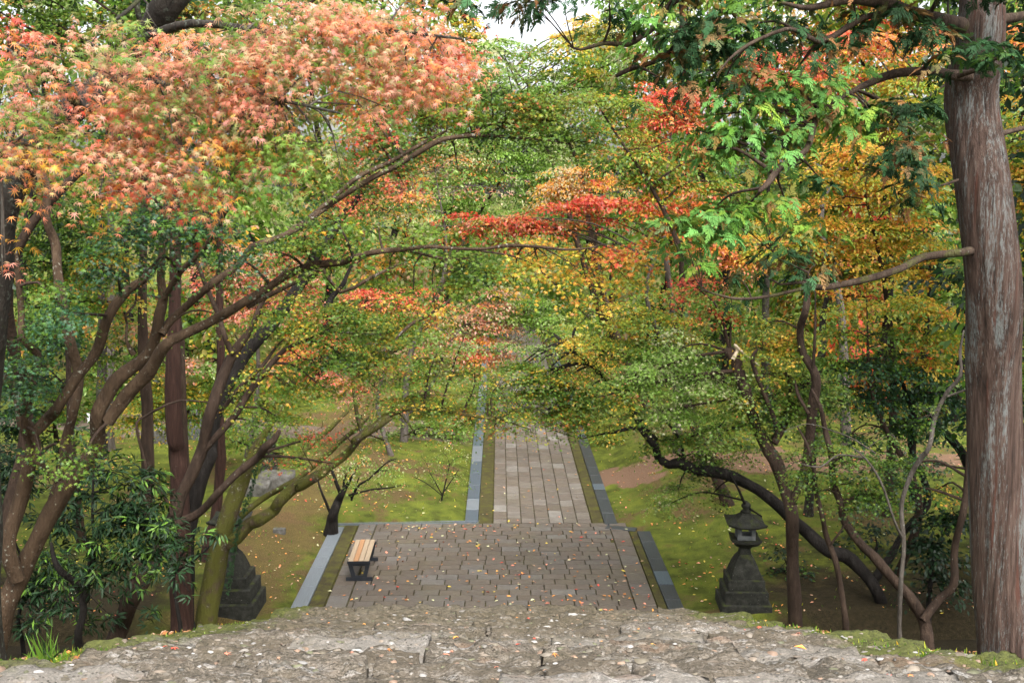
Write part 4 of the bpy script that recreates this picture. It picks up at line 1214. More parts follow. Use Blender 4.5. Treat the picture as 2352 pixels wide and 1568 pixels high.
# ------------------------------------------------------------------ right-hand trees
tree('maple_tree', 'dark crooked maple arching left over the mossy lawn from the lower right', 'tree',
     [T('trunk', 'I 1440 1200 120; 1400 1080 106; 1350 950 104; 1270 820 112; 1150 705 118; 1000 640 112; 880 540 100; 760 430 108; 640 320 102; 480 210 98; 300 125 96; 110 105 98; 0 60 90; K 1480 375 84; 1405 330 84; 1370 230 80; 1290 130 70; 1240 60 60; E 2150 1460 84; 2080 1380 78; 2000 1230 72; 1930 1140 60; 1870 1085 54; 1780 1000 44; 1690 905 40; 1590 830 36; 1500 760 30; 1460 720 10', 19.5, 20.5),
      T('branch', 'E 1610 850 24; 1595 760 24; 1600 700; 1645 645 16; 1700 600 8', 20.4, 20.6), T('branch', 'E 2040 1365 36; 1960 1375 34; 1880 1395 28; 1800 1408 18; 1650 1440 8', 20, 20.2),
      T('branch', 'K 1620 420 50; 1600 330 32; 1580 220 28; 1520 110 26; 1420 0 24; E 2230 1300 24; 2150 1200; 2100 1130 20; 2065 1030 18; 2095 890 14; 2080 780 8', 20, 20.6),
      T('branch', 'K 1610 330 24; 1540 290 22; 1560 230; 1610 210 18; F -40 1480 20; 60 1420 18; 160 1390; 260 1350 14; 320 1290 8', 20, 20.3), T('branch', 'E 2230 1310 20; 2300 1270 18; F 0 1240 14; 60 1260 10', 20.3, 20.5),
      T('branch', 'I 1310 880 80; 1400 760 74; 1450 690 66; 1520 560 56; 1620 440 60; 1690 350 62; 1680 220 60; 1620 80 56; F 1595 1500 54; 1605 1300 44; 1560 1150 40; 1500 1050 30; 1400 1090 20', 20.5, 21),
      T('branch', 'I 560 420 12; 450 340 26; 390 220 20; 340 130 10', 19.6, 19.6)],
     cl('1350 780 70 36 YG; 1420 800 70 40 GY; 1300 840 60 30 GY; 1370 850 70 34 GY; 1450 860 70 36 LG .8; 1260 890 60 30 GY; 1330 920 60 28 G; 1400 930 60 26 G .8; 1210 930 50 22 GY .7; 1520 870 80 44 LG; 1580 840 60 40 LG; 1500 950 70 34 G; 1580 920 80 40 LG; 1640 900 60 40 GY; 1640 980 70 40 GY; 1560 1010 80 30 GY; 1490 1030 50 18 GY .7;'
        '1620 1040 60 30 G; 1700 1030 60 30 G .8; 1500 720 70 36 YG; 1570 760 70 36 GGR; 1440 720 60 34 YG; 1640 780 60 30 GY .8; 1560 690 60 26 GO .8; 1320 980 50 16 GY .7; 1260 970 50 16 GO .6; 1400 980 40 14 GO .5; 1560 1120 60 36 LG .7; 1600 1090 60 24 G .8; 1640 1130 50 24 G .7; 1530 1160 40 24 LG .5; 1470 790 60 30 GY; 1200 880 40 18 GY .6; 1160 970 40 14 GY .6; 1240 870 70 30 GY .8; 1290 960 70 24 GY .8; 1220 910 70 26 GY; 1180 850 50 24 LG .7; 1340 930 60 30 GY; 1130 900 60 26 GY .8; 1260 940 60 20 GO .7; 1200 840 60 26 GY 1.5; 1290 880 60 26 G 1.2; 1160 800 50 26 LG; 1240 800 60 26 LG; 1300 930 50 22 GO 1.2; 1220 960 60 18 GO .9; 1340 970 50 16 GY .8', 20.2),
     'dark_bark', leaf=.075, tmpl=STAR5, slim=0.82, density=.66, twigs=.8, leaf_kw=dict(per=12, spray_r=.28, up=1.0), twig_r=.006)

tree('maple_tree', 'upright grey maple with a broken hollow top right of the stone lantern', 'tree',
     [T('trunk', 'I 785 1230 112; 780 1110 104; 772 700 92; 752 400 88; 730 250 88; 650 30 92; F 620 1540 90; 530 1350 84; 460 1150 74; 425 1050 80; 375 900 90; 340 840 100', 17.2, 17.6),
      T('branch', 'F 640 1470 60; 740 1290 58; 785 1130 60; 760 1050 56; 720 990 24', 17.5, 17.8), T('branch', 'F 660 1400 34; 640 1300 34; 560 1100 32; 490 900 30; 530 830 16', 17.4, 17.3),
      T('branch', 'I 760 330 50; 800 250 54; 850 120 60; F 880 1500 62; 900 1200 70; 912 1000 66; 855 860 54; 830 700 50; 845 560 50; 872 450 44; 850 300 36; 900 150 20', 17.2, 17),
      T('branch', 'F 905 1050 26; 915 700 18; 925 430 10', 17, 17), T('branch', 'F 880 1270 24; 810 1130 26; 790 1040 10', 17, 17.3)],
     cl('1700 880 60 30 LG; 1760 860 70 34 GY; 1690 930 60 26 GY .8; 1740 800 60 34 YG; 1800 810 60 34 YG; 1850 880 60 36 G .8; 1820 770 60 26 GGR; 1760 740 60 26 GY .8; 1640 720 60 24 REDG .6; 1600 660 70 26 REDG .7; 1680 700 50 24 OLV .6; 1780 960 50 26 G .8; 1880 990 50 26 G .8; 1560 800 70 34 LG; 1480 860 70 34 LG; 1620 870 70 34 LG; 1540 940 70 30 LG; 1420 900 60 30 GY; 1700 980 60 30 G; 1640 1010 60 26 LG; 1760 900 60 30 G; 1830 930 60 30 G; 1900 900 60 30 G', 17.6),
     'brown_bark', leaf=.07, tmpl=STAR5, density=.9, leaf_kw=dict(per=11, spray_r=.26), trunk_sides=14)
q = P(1688, 808, 17.5)
sp = Tubes(); a_, b_ = trace('F 360 900 30; 395 840 26; 375 800 22; 430 850 18; 540 940 10', 17.45); sp.add(*catmull(a_, b_, .05), 6)
o = sp.build('splinter', M['dirtwood'], None, (0, 0, 0)); tagged = [x for x in bpy.data.objects if x.get('label', '').startswith('upright grey maple')][0]
o.parent = tagged; o.location = -Vector(tagged.location)

tree('young_tree', 'slender straight brown sapling right of the upright grey maple', 'tree',
     [T('trunk', 'I 1130 1250 50; 1122 1130 46; 1100 900 42; 1060 720 40; 1010 560 40; 960 400 36; 930 250 32; 900 100 26; F 860 1480 22; 800 1350 10', 15.5, 15.8), T('branch', 'I 1030 610 18; 1080 530 16; 1130 470 8', 15.6, 15.6)],
     cl('1830 1060 50 20 G .7; 1880 1030 40 20 G .6', 15.7), 'brown_bark', leaf=.06, density=.55, leaf_kw=dict(spray_r=.2))
tree('young_tree', 'thin lichen spotted sapling growing up past the crooked limb at right', 'tree',
     [T('trunk', 'I 1508 1300 36; 1505 1180 32; 1490 850 32; 1525 620 30; 1530 350 32; 1600 130 34; 1660 0 34; F 1690 1490 32; 1760 1300 30; 1840 1130 28; 1905 1000 26; 1920 850 20; 1940 700 10', 14.5, 14.2),
      T('branch', 'I 1515 560 20; 1440 420 18; 1360 180 16; 1260 20 14; F 1180 1500 10', 14.4, 14.2), T('branch', 'F 1830 1150 18; 1960 1105 14; 2040 1080 8', 14.3, 14),
      T('branch', 'I 1260 20 14; 1100 10 12; 950 75 12; 830 60 8', 14.3, 14), T('branch', 'F 1340 1540 10; 1180 1440 10; 1030 1380 8; 880 1340 6; 700 1390 4', 14.2, 14)],
     cl('2040 1000 40 18 G .5; 2140 950 40 20 G .5', 14.2), 'grey_twig', leaf=.06, density=.5, leaf_kw=dict(spray_r=.2))
tree('maple_tree', 'low lichen spotted maple with a V shaped fork beside the big cedar', 'tree',
     [T('trunk', 'I 1690 1260 90; 1685 1150 84; 1570 970 76; 1460 850 76; 1330 700 72; 1220 590 62; 1130 450 54; 1085 300 48; 1060 200 46; 1040 0 46; F 1010 1400 40; 960 1230 30; 900 1100 12', 15.2, 16),
      T('branch', 'I 1660 1130 70; 1790 1000 58; 1870 880 54; 1890 650 50; 1910 400 50; 1965 200 46; F 1990 1450 34; 1960 1350 14', 15.2, 15)],
     cl('1870 1130 46 20 G; 1930 1110 40 18 G .8; 1990 1140 60 34 G 1.2; 1950 1170 40 22 G; 2040 1150 40 24 G .8; 1840 1100 40 18 G .8; 2070 1070 70 24 G; 1990 1060 60 22 G .8; 2130 1060 50 24 GD; 2080 1120 50 20 GD .6; 1930 1050 50 24 G .7; 2160 1120 30 20 GGR .4', 15.6),
     'brown_bark', leaf=.062, density=.9, leaf_kw=dict(per=12, spray_r=.2))

# ------------------------------------------------------------------ shrubs
def lance_shrub(label, limbs, cls, pick=0, dens=.5, leaf=.115):
    return tree('shrub', label, 'shrub', limbs, cls, 'dark_bark', leaf=leaf, tmpl=LANCE, leafm='glossy_leaf', density=dens, twigs=.5, pick=pick, leaf_kw=dict(per=9, spray_r=.1, up=.7, droop=.25), twig_r=.005)


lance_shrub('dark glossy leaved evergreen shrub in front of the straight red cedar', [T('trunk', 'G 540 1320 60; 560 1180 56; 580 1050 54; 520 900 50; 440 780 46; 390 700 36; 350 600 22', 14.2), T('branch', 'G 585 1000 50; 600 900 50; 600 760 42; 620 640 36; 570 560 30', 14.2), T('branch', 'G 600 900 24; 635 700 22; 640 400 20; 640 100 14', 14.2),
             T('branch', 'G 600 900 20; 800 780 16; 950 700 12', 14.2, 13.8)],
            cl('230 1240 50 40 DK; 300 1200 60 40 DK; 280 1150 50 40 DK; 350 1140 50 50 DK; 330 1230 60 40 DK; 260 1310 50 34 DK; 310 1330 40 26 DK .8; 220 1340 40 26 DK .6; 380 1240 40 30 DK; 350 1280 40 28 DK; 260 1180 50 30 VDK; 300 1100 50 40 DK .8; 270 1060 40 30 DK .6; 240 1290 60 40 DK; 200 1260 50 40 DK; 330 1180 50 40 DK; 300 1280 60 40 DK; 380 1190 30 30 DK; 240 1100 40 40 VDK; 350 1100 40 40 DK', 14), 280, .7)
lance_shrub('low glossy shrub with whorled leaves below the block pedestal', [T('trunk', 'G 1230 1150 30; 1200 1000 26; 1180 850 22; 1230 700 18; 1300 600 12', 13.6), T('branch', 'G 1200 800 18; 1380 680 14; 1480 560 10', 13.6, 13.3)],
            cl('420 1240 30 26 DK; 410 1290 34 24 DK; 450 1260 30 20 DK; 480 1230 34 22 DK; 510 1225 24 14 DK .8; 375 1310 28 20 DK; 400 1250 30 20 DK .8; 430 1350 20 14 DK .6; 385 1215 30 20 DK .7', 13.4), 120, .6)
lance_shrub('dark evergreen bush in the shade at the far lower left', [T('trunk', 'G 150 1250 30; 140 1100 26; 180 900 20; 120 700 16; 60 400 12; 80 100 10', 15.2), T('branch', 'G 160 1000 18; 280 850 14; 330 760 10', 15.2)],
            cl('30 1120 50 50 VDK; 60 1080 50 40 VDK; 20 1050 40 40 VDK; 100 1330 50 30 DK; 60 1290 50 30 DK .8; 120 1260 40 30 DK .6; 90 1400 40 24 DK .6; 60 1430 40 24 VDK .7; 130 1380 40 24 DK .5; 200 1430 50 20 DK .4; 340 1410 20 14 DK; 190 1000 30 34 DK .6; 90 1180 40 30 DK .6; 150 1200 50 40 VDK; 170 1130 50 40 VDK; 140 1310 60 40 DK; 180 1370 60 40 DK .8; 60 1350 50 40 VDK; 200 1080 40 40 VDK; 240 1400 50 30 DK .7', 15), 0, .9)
tree('shrub', 'gnarled little shrub with dark twisted stems on the left lawn', 'shrub',
     [T('trunk', 'J 410 800 90; 430 740 76; 460 660 70; 490 600 56; 520 550 34; 560 480 20; 610 390 12', 24.3), T('branch', 'J 480 620 36; 450 520 30; 420 440 24; 380 360 10', 24.3), T('branch', 'J 560 640 26; 620 540 18; 680 510; 760 430 14; 840 360 10; 920 330 6', 24.3, 23.8),
      T('branch', 'J 540 620 20; 620 600 16; 740 575; 850 570 12; 950 540 6', 24.2, 23.9), T('branch', 'J 390 750 24; 360 660 22; 320 560 18; 290 470 10', 24.3, 24.2), T('branch', 'J 500 600 24; 500 500 18; 560 400 10', 24.3, 24.4), T('branch', 'J 560 660 20; 580 580 14; 620 480 8', 24.3, 24.4)],
     cl('790 1080 40 24 PALE .4; 830 1060 50 24 LO .4; 880 1080 50 20 LG .3; 750 1090 30 20 LG .4; 810 1120 30 16 LG .3; 870 1110 40 16 LG .2; 910 1060 40 14 LO .3', 24.2), 'dark_bark', leaf=.06, tmpl=KITE, density=.3, leaf_kw=dict(spray_r=.25, per=8), twig_r=.006)
tree('shrub', 'airy pale green bush beside the left path drain', 'shrub',
     [T('trunk', 'J 1270 640 14; 1290 560 12; 1310 470 10; 1330 380 6', 27), T('branch', 'J 1275 620 10; 1230 540 8; 1180 450 6', 27), T('branch', 'J 1280 600 10; 1350 500 8; 1400 420 5', 27), T('branch', 'J 1275 625 8; 1150 520 7; 1040 470 5', 27)],
     cl('1000 1090 50 30 LG .6; 1040 1070 40 34 LG; 1060 1100 30 24 LG .8; 960 1080 40 26 LG .7; 1020 1040 50 20 PALE .6; 1030 1120 40 16 LG .5; 970 1050 40 16 LO .6; 1060 1050 24 20 LG .6', 27), 'dark_bark', leaf=.05, tmpl=KITE, density=.06, twigs=1.6, leaf_kw=dict(spray_r=.3, up=.3, per=8), twig_r=.004)
print('near trees done', N_LEAVES)

# ------------------------------------------------------------------ trees behind
MID = dict(leaf=.09, tmpl=KITE, density=.5, twigs=.3, leaf_kw=dict(per=12, spray_r=.42, up=1.15), twig_r=.009)


def bt(label, x, Y, clumps, barkm='brown_bark', name='maple_tree', **kw):
    k = dict(MID); k.update(kw)
    X = P(x, 900, Y)[0]
    if -2.2 < X < 4.4: X = -2.6 - random.random() * 1.5 if X < 1 else 4.8 + random.random() * 1.5      # never on the path
    g_ = k.pop('grp', 'trees in autumn colour behind the lawns')
    return tree(name, label, 'tree', [], clumps, barkm, base=(X, Y), group=g_, **k)


bt('golden yellow maple glowing left of the big cedar trunk', 2050, 24, cl('1950 400 90 50 GOLD; 2050 440 90 50 GOLD; 2130 400 70 50 GOLD; 1900 470 80 50 GOLD; 1990 520 90 50 GGR; 2100 530 80 50 GOLD; 1860 550 70 40 GOLD; 1930 600 80 40 GGR; 2050 610 80 40 GOLD; 2150 620 60 50 GGR; 1960 340 60 34 GOLD; 1800 500 60 40 GOLD; 1880 400 60 34 GOLD', 24))
bt('yellow leaved maple right of the big cedar trunk', 2360, 21, cl('2340 380 50 70 GGR; 2350 520 50 70 GOLD; 2345 650 46 60 GGR; 2350 260 50 70 GOLD; 2355 800 40 70 G; 2420 450 90 150 GGR; 2360 960 40 60 GD; 2420 700 80 100 G', 21))
bt('green maple with yellow tips in the shade left of the big cedar', 2080, 21, cl('1900 700 80 44 GGR; 1990 690 80 40 GGR; 2090 700 80 40 GGR; 2160 740 50 50 GGR; 1930 770 80 40 GY; 2040 770 90 44 G; 2140 820 50 40 GOLD .7; 1990 840 90 44 GD; 2090 860 80 44 GD; 1910 850 70 40 G; 2170 900 50 50 GD; 2010 920 90 40 GD; 1900 930 70 40 G; 2110 960 80 40 GD; 2170 790 30 30 GOLD .8; 1950 1000 70 40 GD; 2060 1010 80 34 GD', 21), leaf=.08)
bt('vivid scarlet maple high above the path right of centre', 1560, 30, cl('1490 230 50 26 RED; 1550 215 60 28 RED; 1600 225 40 26 RED; 1530 260 60 26 RED .8; 1590 270 50 26 DRED .8; 1460 300 50 26 GO; 1500 320 60 30 REDG; 1620 300 40 40 REDG .6', 30), 'grey_twig', leaf=.105)
bt('red and orange maple behind the cedar boughs', 1950, 31, cl('1740 140 50 34 RED; 1850 120 50 34 RED .8; 1930 100 60 34 SO; 2000 90 60 34 SO .8; 2080 100 60 30 ORG .7; 2140 80 50 30 SO .6; 1720 200 40 34 RED .7; 1960 170 60 30 GO .7; 2070 200 60 40 GGR; 2160 180 50 40 GGR; 2330 80 40 40 ORG; 1880 180 60 30 SO; 1800 180 60 30 RED .6; 1680 200 40 30 DRED .6; 1990 290 70 40 GGR .8; 1900 280 60 40 GO .8', 31), 'grey_twig', leaf=.105)
bt('dark red maple spreading in a band above the far path', 1400, 28, cl('1360 455 70 26 RED; 1430 470 70 26 DRED; 1500 450 50 30 RED; 1290 490 80 24 DRED; 1380 500 80 22 DRED; 1480 500 70 24 GRED; 1200 500 80 22 DRED; 1120 510 70 22 DRED; 1060 520 60 20 REDG; 1240 530 90 20 DRED; 1150 540 80 20 REDG; 1540 520 60 30 GRED; 1600 430 50 40 SO; 1580 480 60 30 GRED; 1520 560 60 30 GRED; 1640 570 60 30 ORG; 1700 600 60 30 ORG .8; 1740 560 60 30 GGR', 28), 'grey_twig', leaf=.11, name='maple_tree')
bt('tan and orange tree behind the dark red band', 1330, 35, cl('1290 410 50 30 OTAN; 1340 400 60 30 OTAN; 1390 415 50 28 OTAN; 1310 440 60 26 OTAN; 1370 380 50 22 OTAN; 1270 450 50 26 OTAN .8; 1400 360 60 30 LO', 35), leaf=.105)
bt('olive green maple between the scarlet crown and the left boughs', 1450, 25, cl('1420 300 60 34 OLV; 1470 340 70 36 GO; 1530 360 70 36 OLV; 1410 360 60 30 G; 1490 400 70 32 GY; 1560 410 60 30 GO; 1390 260 60 30 GO; 1360 220 60 30 OLV; 1440 240 60 30 OLV; 1500 430 50 20 GGR; 1570 330 50 34 REDG; 1640 380 50 40 OLV .8; 1660 420 50 34 GO .7', 25), leaf=.1)
bt('pale green tree in the middle distance over the path', 1150, 42, cl('1060 350 80 40 LO; 1150 340 80 40 LG; 1240 350 70 40 LG; 1100 400 80 36 LO; 1190 400 70 36 LG; 1020 400 60 36 LO; 1260 400 60 36 FARG; 1000 330 70 34 FARG; 1240 290 70 34 FARG; 1180 450 80 30 FARG; 1090 460 80 30 FARG', 42), leaf=.105)
bt('bare grey cherry with a few orange leaves in the centre', 1000, 33, cl('1000 390 90 40 LO .25; 1060 430 100 30 PTAN .12; 940 430 80 36 SO .3; 1150 440 110 24 PTAN .1; 900 470 70 30 OTAN .35; 980 490 80 24 LO .2', 33), 'grey_twig', leaf=.105, twigs=2.0, name='cherry_tree', twig_r=.014)
bt('salmon orange maple low in the centre left of the path', 900, 31, cl('840 680 50 24 RED .8; 890 690 60 28 SO; 950 690 60 26 SO; 1000 710 40 24 SO .7; 760 770 60 24 SO; 700 800 50 28 SO; 660 830 40 20 SO .7; 920 730 60 22 GO; 860 720 60 22 GO; 800 900 40 24 PINK; 760 860 50 24 PINK; 820 800 50 24 GO .6', 31), 'grey_twig')
bt('pinkish tan maple with thinning leaves beyond the lawn shrub', 1110, 36, cl('1060 740 60 34 PTAN; 1130 730 60 34 PTAN; 1170 780 50 34 PTAN; 1100 790 60 30 SO; 1110 820 34 34 ORG .9; 1040 790 60 30 PTAN; 980 800 60 30 PTAN; 960 850 60 30 FARG; 1150 830 50 24 PTAN .7; 1060 860 60 26 LO .7; 1180 720 40 24 FARG; 1230 700 50 30 FARG; 1250 740 50 30 LG; 1280 780 50 28 LG; 1140 680 60 28 PTAN; 1000 750 50 26 LO', 36), 'grey_twig', leaf=.105)
bt('orange and gold tree right of the far path', 1400, 38, cl('1290 760 50 26 GGR; 1330 810 50 26 OTAN; 1300 860 46 24 SO .8; 1360 900 50 24 FARG; 1390 840 60 30 OTAN; 1430 900 50 30 PINK .8; 1470 940 50 30 PINK .7; 1500 980 50 26 SO .6; 1440 960 50 24 FARG', 38), leaf=.105)
bt('dusky pink maple behind the left boughs', 560, 31, cl('540 640 60 36 PINK; 610 660 60 36 PINK; 680 640 60 30 PINK; 580 700 70 34 PINK; 660 700 60 30 PINK; 500 690 50 34 GR; 470 620 50 30 PINK; 520 580 50 30 PTAN; 700 710 50 24 RED .7; 630 600 60 26 PTAN; 740 700 40 24 PINK; 560 740 50 26 PTAN', 31), 'grey_twig')
bt('green gold maple in the left background', 170, 23, cl('130 490 80 40 G; 200 540 70 40 G; 120 580 80 44 G; 230 600 50 34 GGR; 60 550 50 40 G; 250 570 40 30 GGR; 180 650 70 40 GO; 90 660 70 40 G; 40 620 50 50 GD; 220 690 50 30 GO .8; 300 690 60 34 GO', 23))
bt('dark green tree low in the left background', 120, 25, cl('80 770 70 44 G; 160 800 60 40 GD; 100 860 70 40 GD; 200 860 50 40 GY; 30 830 50 50 GD; 50 950 60 50 GD; 140 930 60 40 GY; 250 800 50 34 GY; 90 1010 60 30 GD; 20 1000 50 50 DK; 280 740 50 30 FARM; 330 760 50 30 PTAN', 25))
bt('yellow green maple low behind the left trunks', 400, 28, cl('360 880 50 34 YG; 420 900 50 34 YG; 340 930 50 34 YG; 460 930 50 34 GY; 400 960 50 30 YG; 510 880 50 34 GY; 480 850 50 30 FARG; 320 840 50 30 GO; 540 940 50 30 GY; 350 800 50 30 OLV; 430 830 40 24 PTAN; 300 960 50 30 YG', 28))
bt('green tree at the top left corner with a few red leaves', -170, 13.5, cl('70 30 80 34 G; 150 20 70 34 G; 230 50 60 30 GY; 60 90 70 30 G; 140 80 70 30 GO .8; 260 90 50 30 GY; 300 30 50 30 G; 20 40 40 40 G; 480 30 70 28 GO; 560 20 60 24 G; 410 60 50 26 G .8; 200 130 60 26 G .8; 340 60 40 24 G .6; 100 -60 160 50 G; 420 -60 160 50 G; 800 -60 140 40 G', 13.5), tmpl=MAPLE5, leaf=.065, leaf_kw=dict(per=12, spray_r=.22))
bt('yellow leaved tree glowing against the white sky gap', 1360, 48, cl('1340 60 40 26 YEL; 1390 50 50 30 YEL; 1300 85 40 24 YEL .8; 1420 90 50 30 YEL; 1370 100 50 26 YG; 1060 30 50 26 YEL 1.4; 1080 70 40 26 YEL 1.2; 1100 110 50 30 FARG 1.3; 1050 100 50 30 FARG; 1440 130 50 30 FARG', 48), leaf=.17)
bt('tall green tree behind the white sky gap', 1250, 46, cl('1150 110 50 26 FARG .7; 1200 140 50 26 FARG .5; 1290 150 60 26 GY .7; 1270 190 60 26 LG .7; 1180 200 60 26 FARG; 1250 240 70 30 FARG; 1350 150 50 30 YG; 1400 200 60 40 LG; 1470 180 60 40 FARG; 1110 200 60 40 FARG', 46), leaf=.16)

# trunks glimpsed between the left stems, and stems in the shade at right
for lb, txt, Y, bk in (('slim reddish trunk between black tree and mossy ivy trunk', 'G 1430 560 70; 1470 400 72; 1500 100 70; D 1510 1450 66; 1500 1200 60; 1520 900 56; 1500 500 50; A 1500 1300 40; 1500 600 20', 22, 'red_bark'),
                       ('brown trunk with pale right edge left of the straight red cedar', 'G 1010 300 90; 1010 100; D 1000 1480 90; 1000 1250 84; 990 900 70; 980 500 60; A 980 1400 50; 990 700 20', 24, 'brown_bark'),
                       ('pale straight trunk far behind the forked maple', 'D 740 1200 70; 755 900 66; 760 700 60; 765 400 50; A 765 1300 40; 770 600 16', 32, 'grey_twig'),
                       ('grey mottled trunk beside the pale far trunk', 'D 690 1250 70; 690 1000 66; 690 800 60; 690 500 50; A 690 1200 20', 31, 'speckled_bark'),
                       ('brown flared trunk right of the red cedar in the distance', 'D 1250 1300 60; 1240 1000 66; 1225 800 70; 1220 600 60; 1220 300 50; A 1220 1200 20', 27, 'brown_bark'),
                       ('lichen grey trunk standing behind the upright broken maple', 'F 930 1150 60; 945 950 56; 965 800 52; 985 650 44; 1000 400 30; 1010 150 12', 24, 'speckled_bark'),
                       ('thin bluish grey trunk behind the broken top', 'F 600 1300 70; 590 1000 66; 585 800 60; 590 500 50; 600 100 40; C 600 1000 16', 34, 'speckled_bark'),
                       ('dark slanting trunk in the shade left of the big cedar', 'I 2050 300 70; 1960 60 66; F 1900 1500 60; 1800 1380 54; 1700 1250 46; 1640 1100 30; 1600 950 12', 22, 'dark_bark'),
                       ('straight dark trunk in the deep shade right of the V fork', 'I 1600 800 60; 1600 500; 1590 200 58; F 1590 1400 54; 1600 1250 50; 1640 950 44; 1700 500 30; 1710 100 10', 25, 'dark_bark')):
    pal = 'FARM' if 'far' in lb or 'distance' in lb else 'GD'
    p_, r_ = trace(txt, Y)
    top = p_[-1]
    d = (top - np.array([0, 0, EYE])) @ CAM_R
    tx, ty = CX + d[0] / -d[2] * F, CY - d[1] / -d[2] * F
    tree('tree', lb, 'tree', [('trunk', (p_, r_))], cl(f'{tx:.0f} {ty:.0f} 60 40 {pal} .6; {tx + 50:.0f} {ty + 60:.0f} 60 34 {pal} .6; {tx - 50:.0f} {ty + 50:.0f} 60 34 {pal} .6', Y), bk, leaf=.12, tmpl=MAPLE3, density=.5, twigs=.3, leaf_kw=dict(spray_r=.4))

for lb, X_, Y_ in (('dense cedar added beyond the view to shade the ground right of the big cedar', 10.2, 12.5), ('dense cedar added beyond the view to shade the right bank', 10.5, 17), ('dense cedar added beyond the view to shade the foot of the right bank', 12, 22), ('dense tree added beyond the view to shade the left bank', -9, 12), ('dense tree added beyond the view to shade the foot of the left bank', -11.5, 18)):  # side trees added off view to darken the lower corners
    zb = ground_z(X_, Y_)
    cls = []
    for k in range(16):
        a = k * 2.4; h_ = 3.2 + k * .75
        w_ = np.array([X_ + math.cos(a) * 1.7, Y_ + math.sin(a) * 1.7, zb + h_])
        d = (w_ - np.array([0, 0, EYE])) @ CAM_R
        cls.append((CX + d[0] / -d[2] * F, CY - d[1] / -d[2] * F, 1.9 / w_[1] * F, .8 / w_[1] * F, w_[1], 'DK', 1.0))
    tree('forest_tree', lb, 'tree', [], cls, 'red_bark', leaf=.17, tmpl=KITE, density=.17, twigs=.05, base=(X_, Y_), group='tall trees closing the view', leaf_kw=dict(per=14, spray_r=.6))

for lb, X_, Y_, tox in (('tall tree added beyond the view to shade the right bank from above', 9.0, 15, -2.2), ('tall tree added beyond the view to shade the left bank from above', -8.5, 14, 1.8), ('tall tree added beyond the view to shade the left lawn from above', -10.5, 19.5, 2.2)):  # unseen trees with crowns above the frame, added to block sky light below
    cls = []
    for k in range(12):
        a = k * 2.4; rr = 1.0 + .32 * k
        w_ = np.array([X_ + tox + math.cos(a) * rr, Y_ + math.sin(a) * rr * .8, 12.6 + random.uniform(-.5, 2.2)])
        d = (w_ - np.array([0, 0, EYE])) @ CAM_R
        cls.append((CX + d[0] / -d[2] * F, CY - d[1] / -d[2] * F, 1.9 / w_[1] * F, .7 / w_[1] * F, w_[1], 'DK', 1.0))
    tree('forest_tree', lb, 'tree', [], cls, 'dark_bark', leaf=.25, tmpl=KITE, density=.3, twigs=.05, base=(X_, Y_), group='tall trees closing the view', leaf_kw=dict(per=14, spray_r=.6))

# understory bushes in the shade
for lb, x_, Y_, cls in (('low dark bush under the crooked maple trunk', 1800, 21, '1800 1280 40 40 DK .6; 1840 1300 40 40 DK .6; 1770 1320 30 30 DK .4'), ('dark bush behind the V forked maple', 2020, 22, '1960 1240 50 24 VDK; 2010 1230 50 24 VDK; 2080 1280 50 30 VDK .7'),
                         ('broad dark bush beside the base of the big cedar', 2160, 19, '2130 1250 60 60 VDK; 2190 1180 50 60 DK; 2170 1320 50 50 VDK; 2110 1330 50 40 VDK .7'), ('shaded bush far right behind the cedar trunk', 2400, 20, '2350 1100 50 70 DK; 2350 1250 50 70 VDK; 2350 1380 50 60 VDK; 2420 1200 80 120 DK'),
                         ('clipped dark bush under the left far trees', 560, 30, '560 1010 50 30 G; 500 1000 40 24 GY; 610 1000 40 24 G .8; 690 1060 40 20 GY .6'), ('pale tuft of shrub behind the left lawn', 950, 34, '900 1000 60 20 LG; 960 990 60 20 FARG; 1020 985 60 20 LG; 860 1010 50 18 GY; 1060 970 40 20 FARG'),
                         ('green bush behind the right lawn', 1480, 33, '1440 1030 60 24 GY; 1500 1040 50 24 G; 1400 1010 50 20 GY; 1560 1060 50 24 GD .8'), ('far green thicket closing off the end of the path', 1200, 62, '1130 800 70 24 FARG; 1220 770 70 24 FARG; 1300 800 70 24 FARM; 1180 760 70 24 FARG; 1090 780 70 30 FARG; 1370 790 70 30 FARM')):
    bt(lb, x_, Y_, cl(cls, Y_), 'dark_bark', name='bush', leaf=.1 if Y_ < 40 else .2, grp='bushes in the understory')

# the wood that closes the view: each tree its own trunk and crown
far = []
kinds = [('tall conifer', 'FARG'), ('broad green tree', 'FARG'), ('mixed autumn tree', 'FARM'), ('dark green tree', 'G'), ('olive tree', 'OLV'), ('rusty orange tree', 'GRED')]
spots = [(-120, 40, 'G'), (20, 48, 'FARM'), (130, 36, 'G'), (250, 52, 'FARM'), (330, 40, 'G'), (430, 46, 'FARM'), (540, 38, 'FARM'), (640, 54, 'FARG'), (730, 42, 'FARM'), (830, 58, 'FARG'), (920, 48, 'LO'), (1000, 62, 'FARG'), (1090, 60, 'FARG'), (1200, 72, 'FARG'), (1300, 64, 'FARG'), (1400, 54, 'FARG'),
         (1490, 44, 'FARG'), (1580, 56, 'FARM'), (1660, 40, 'G'), (1750, 48, 'FARM'), (1840, 38, 'OLV'), (1930, 52, 'FARM'), (2010, 36, 'GRED'), (2100, 46, 'G'), (2190, 34, 'G'), (2280, 42, 'GGR'), (2380, 38, 'G'), (2480, 48, 'FARM')]
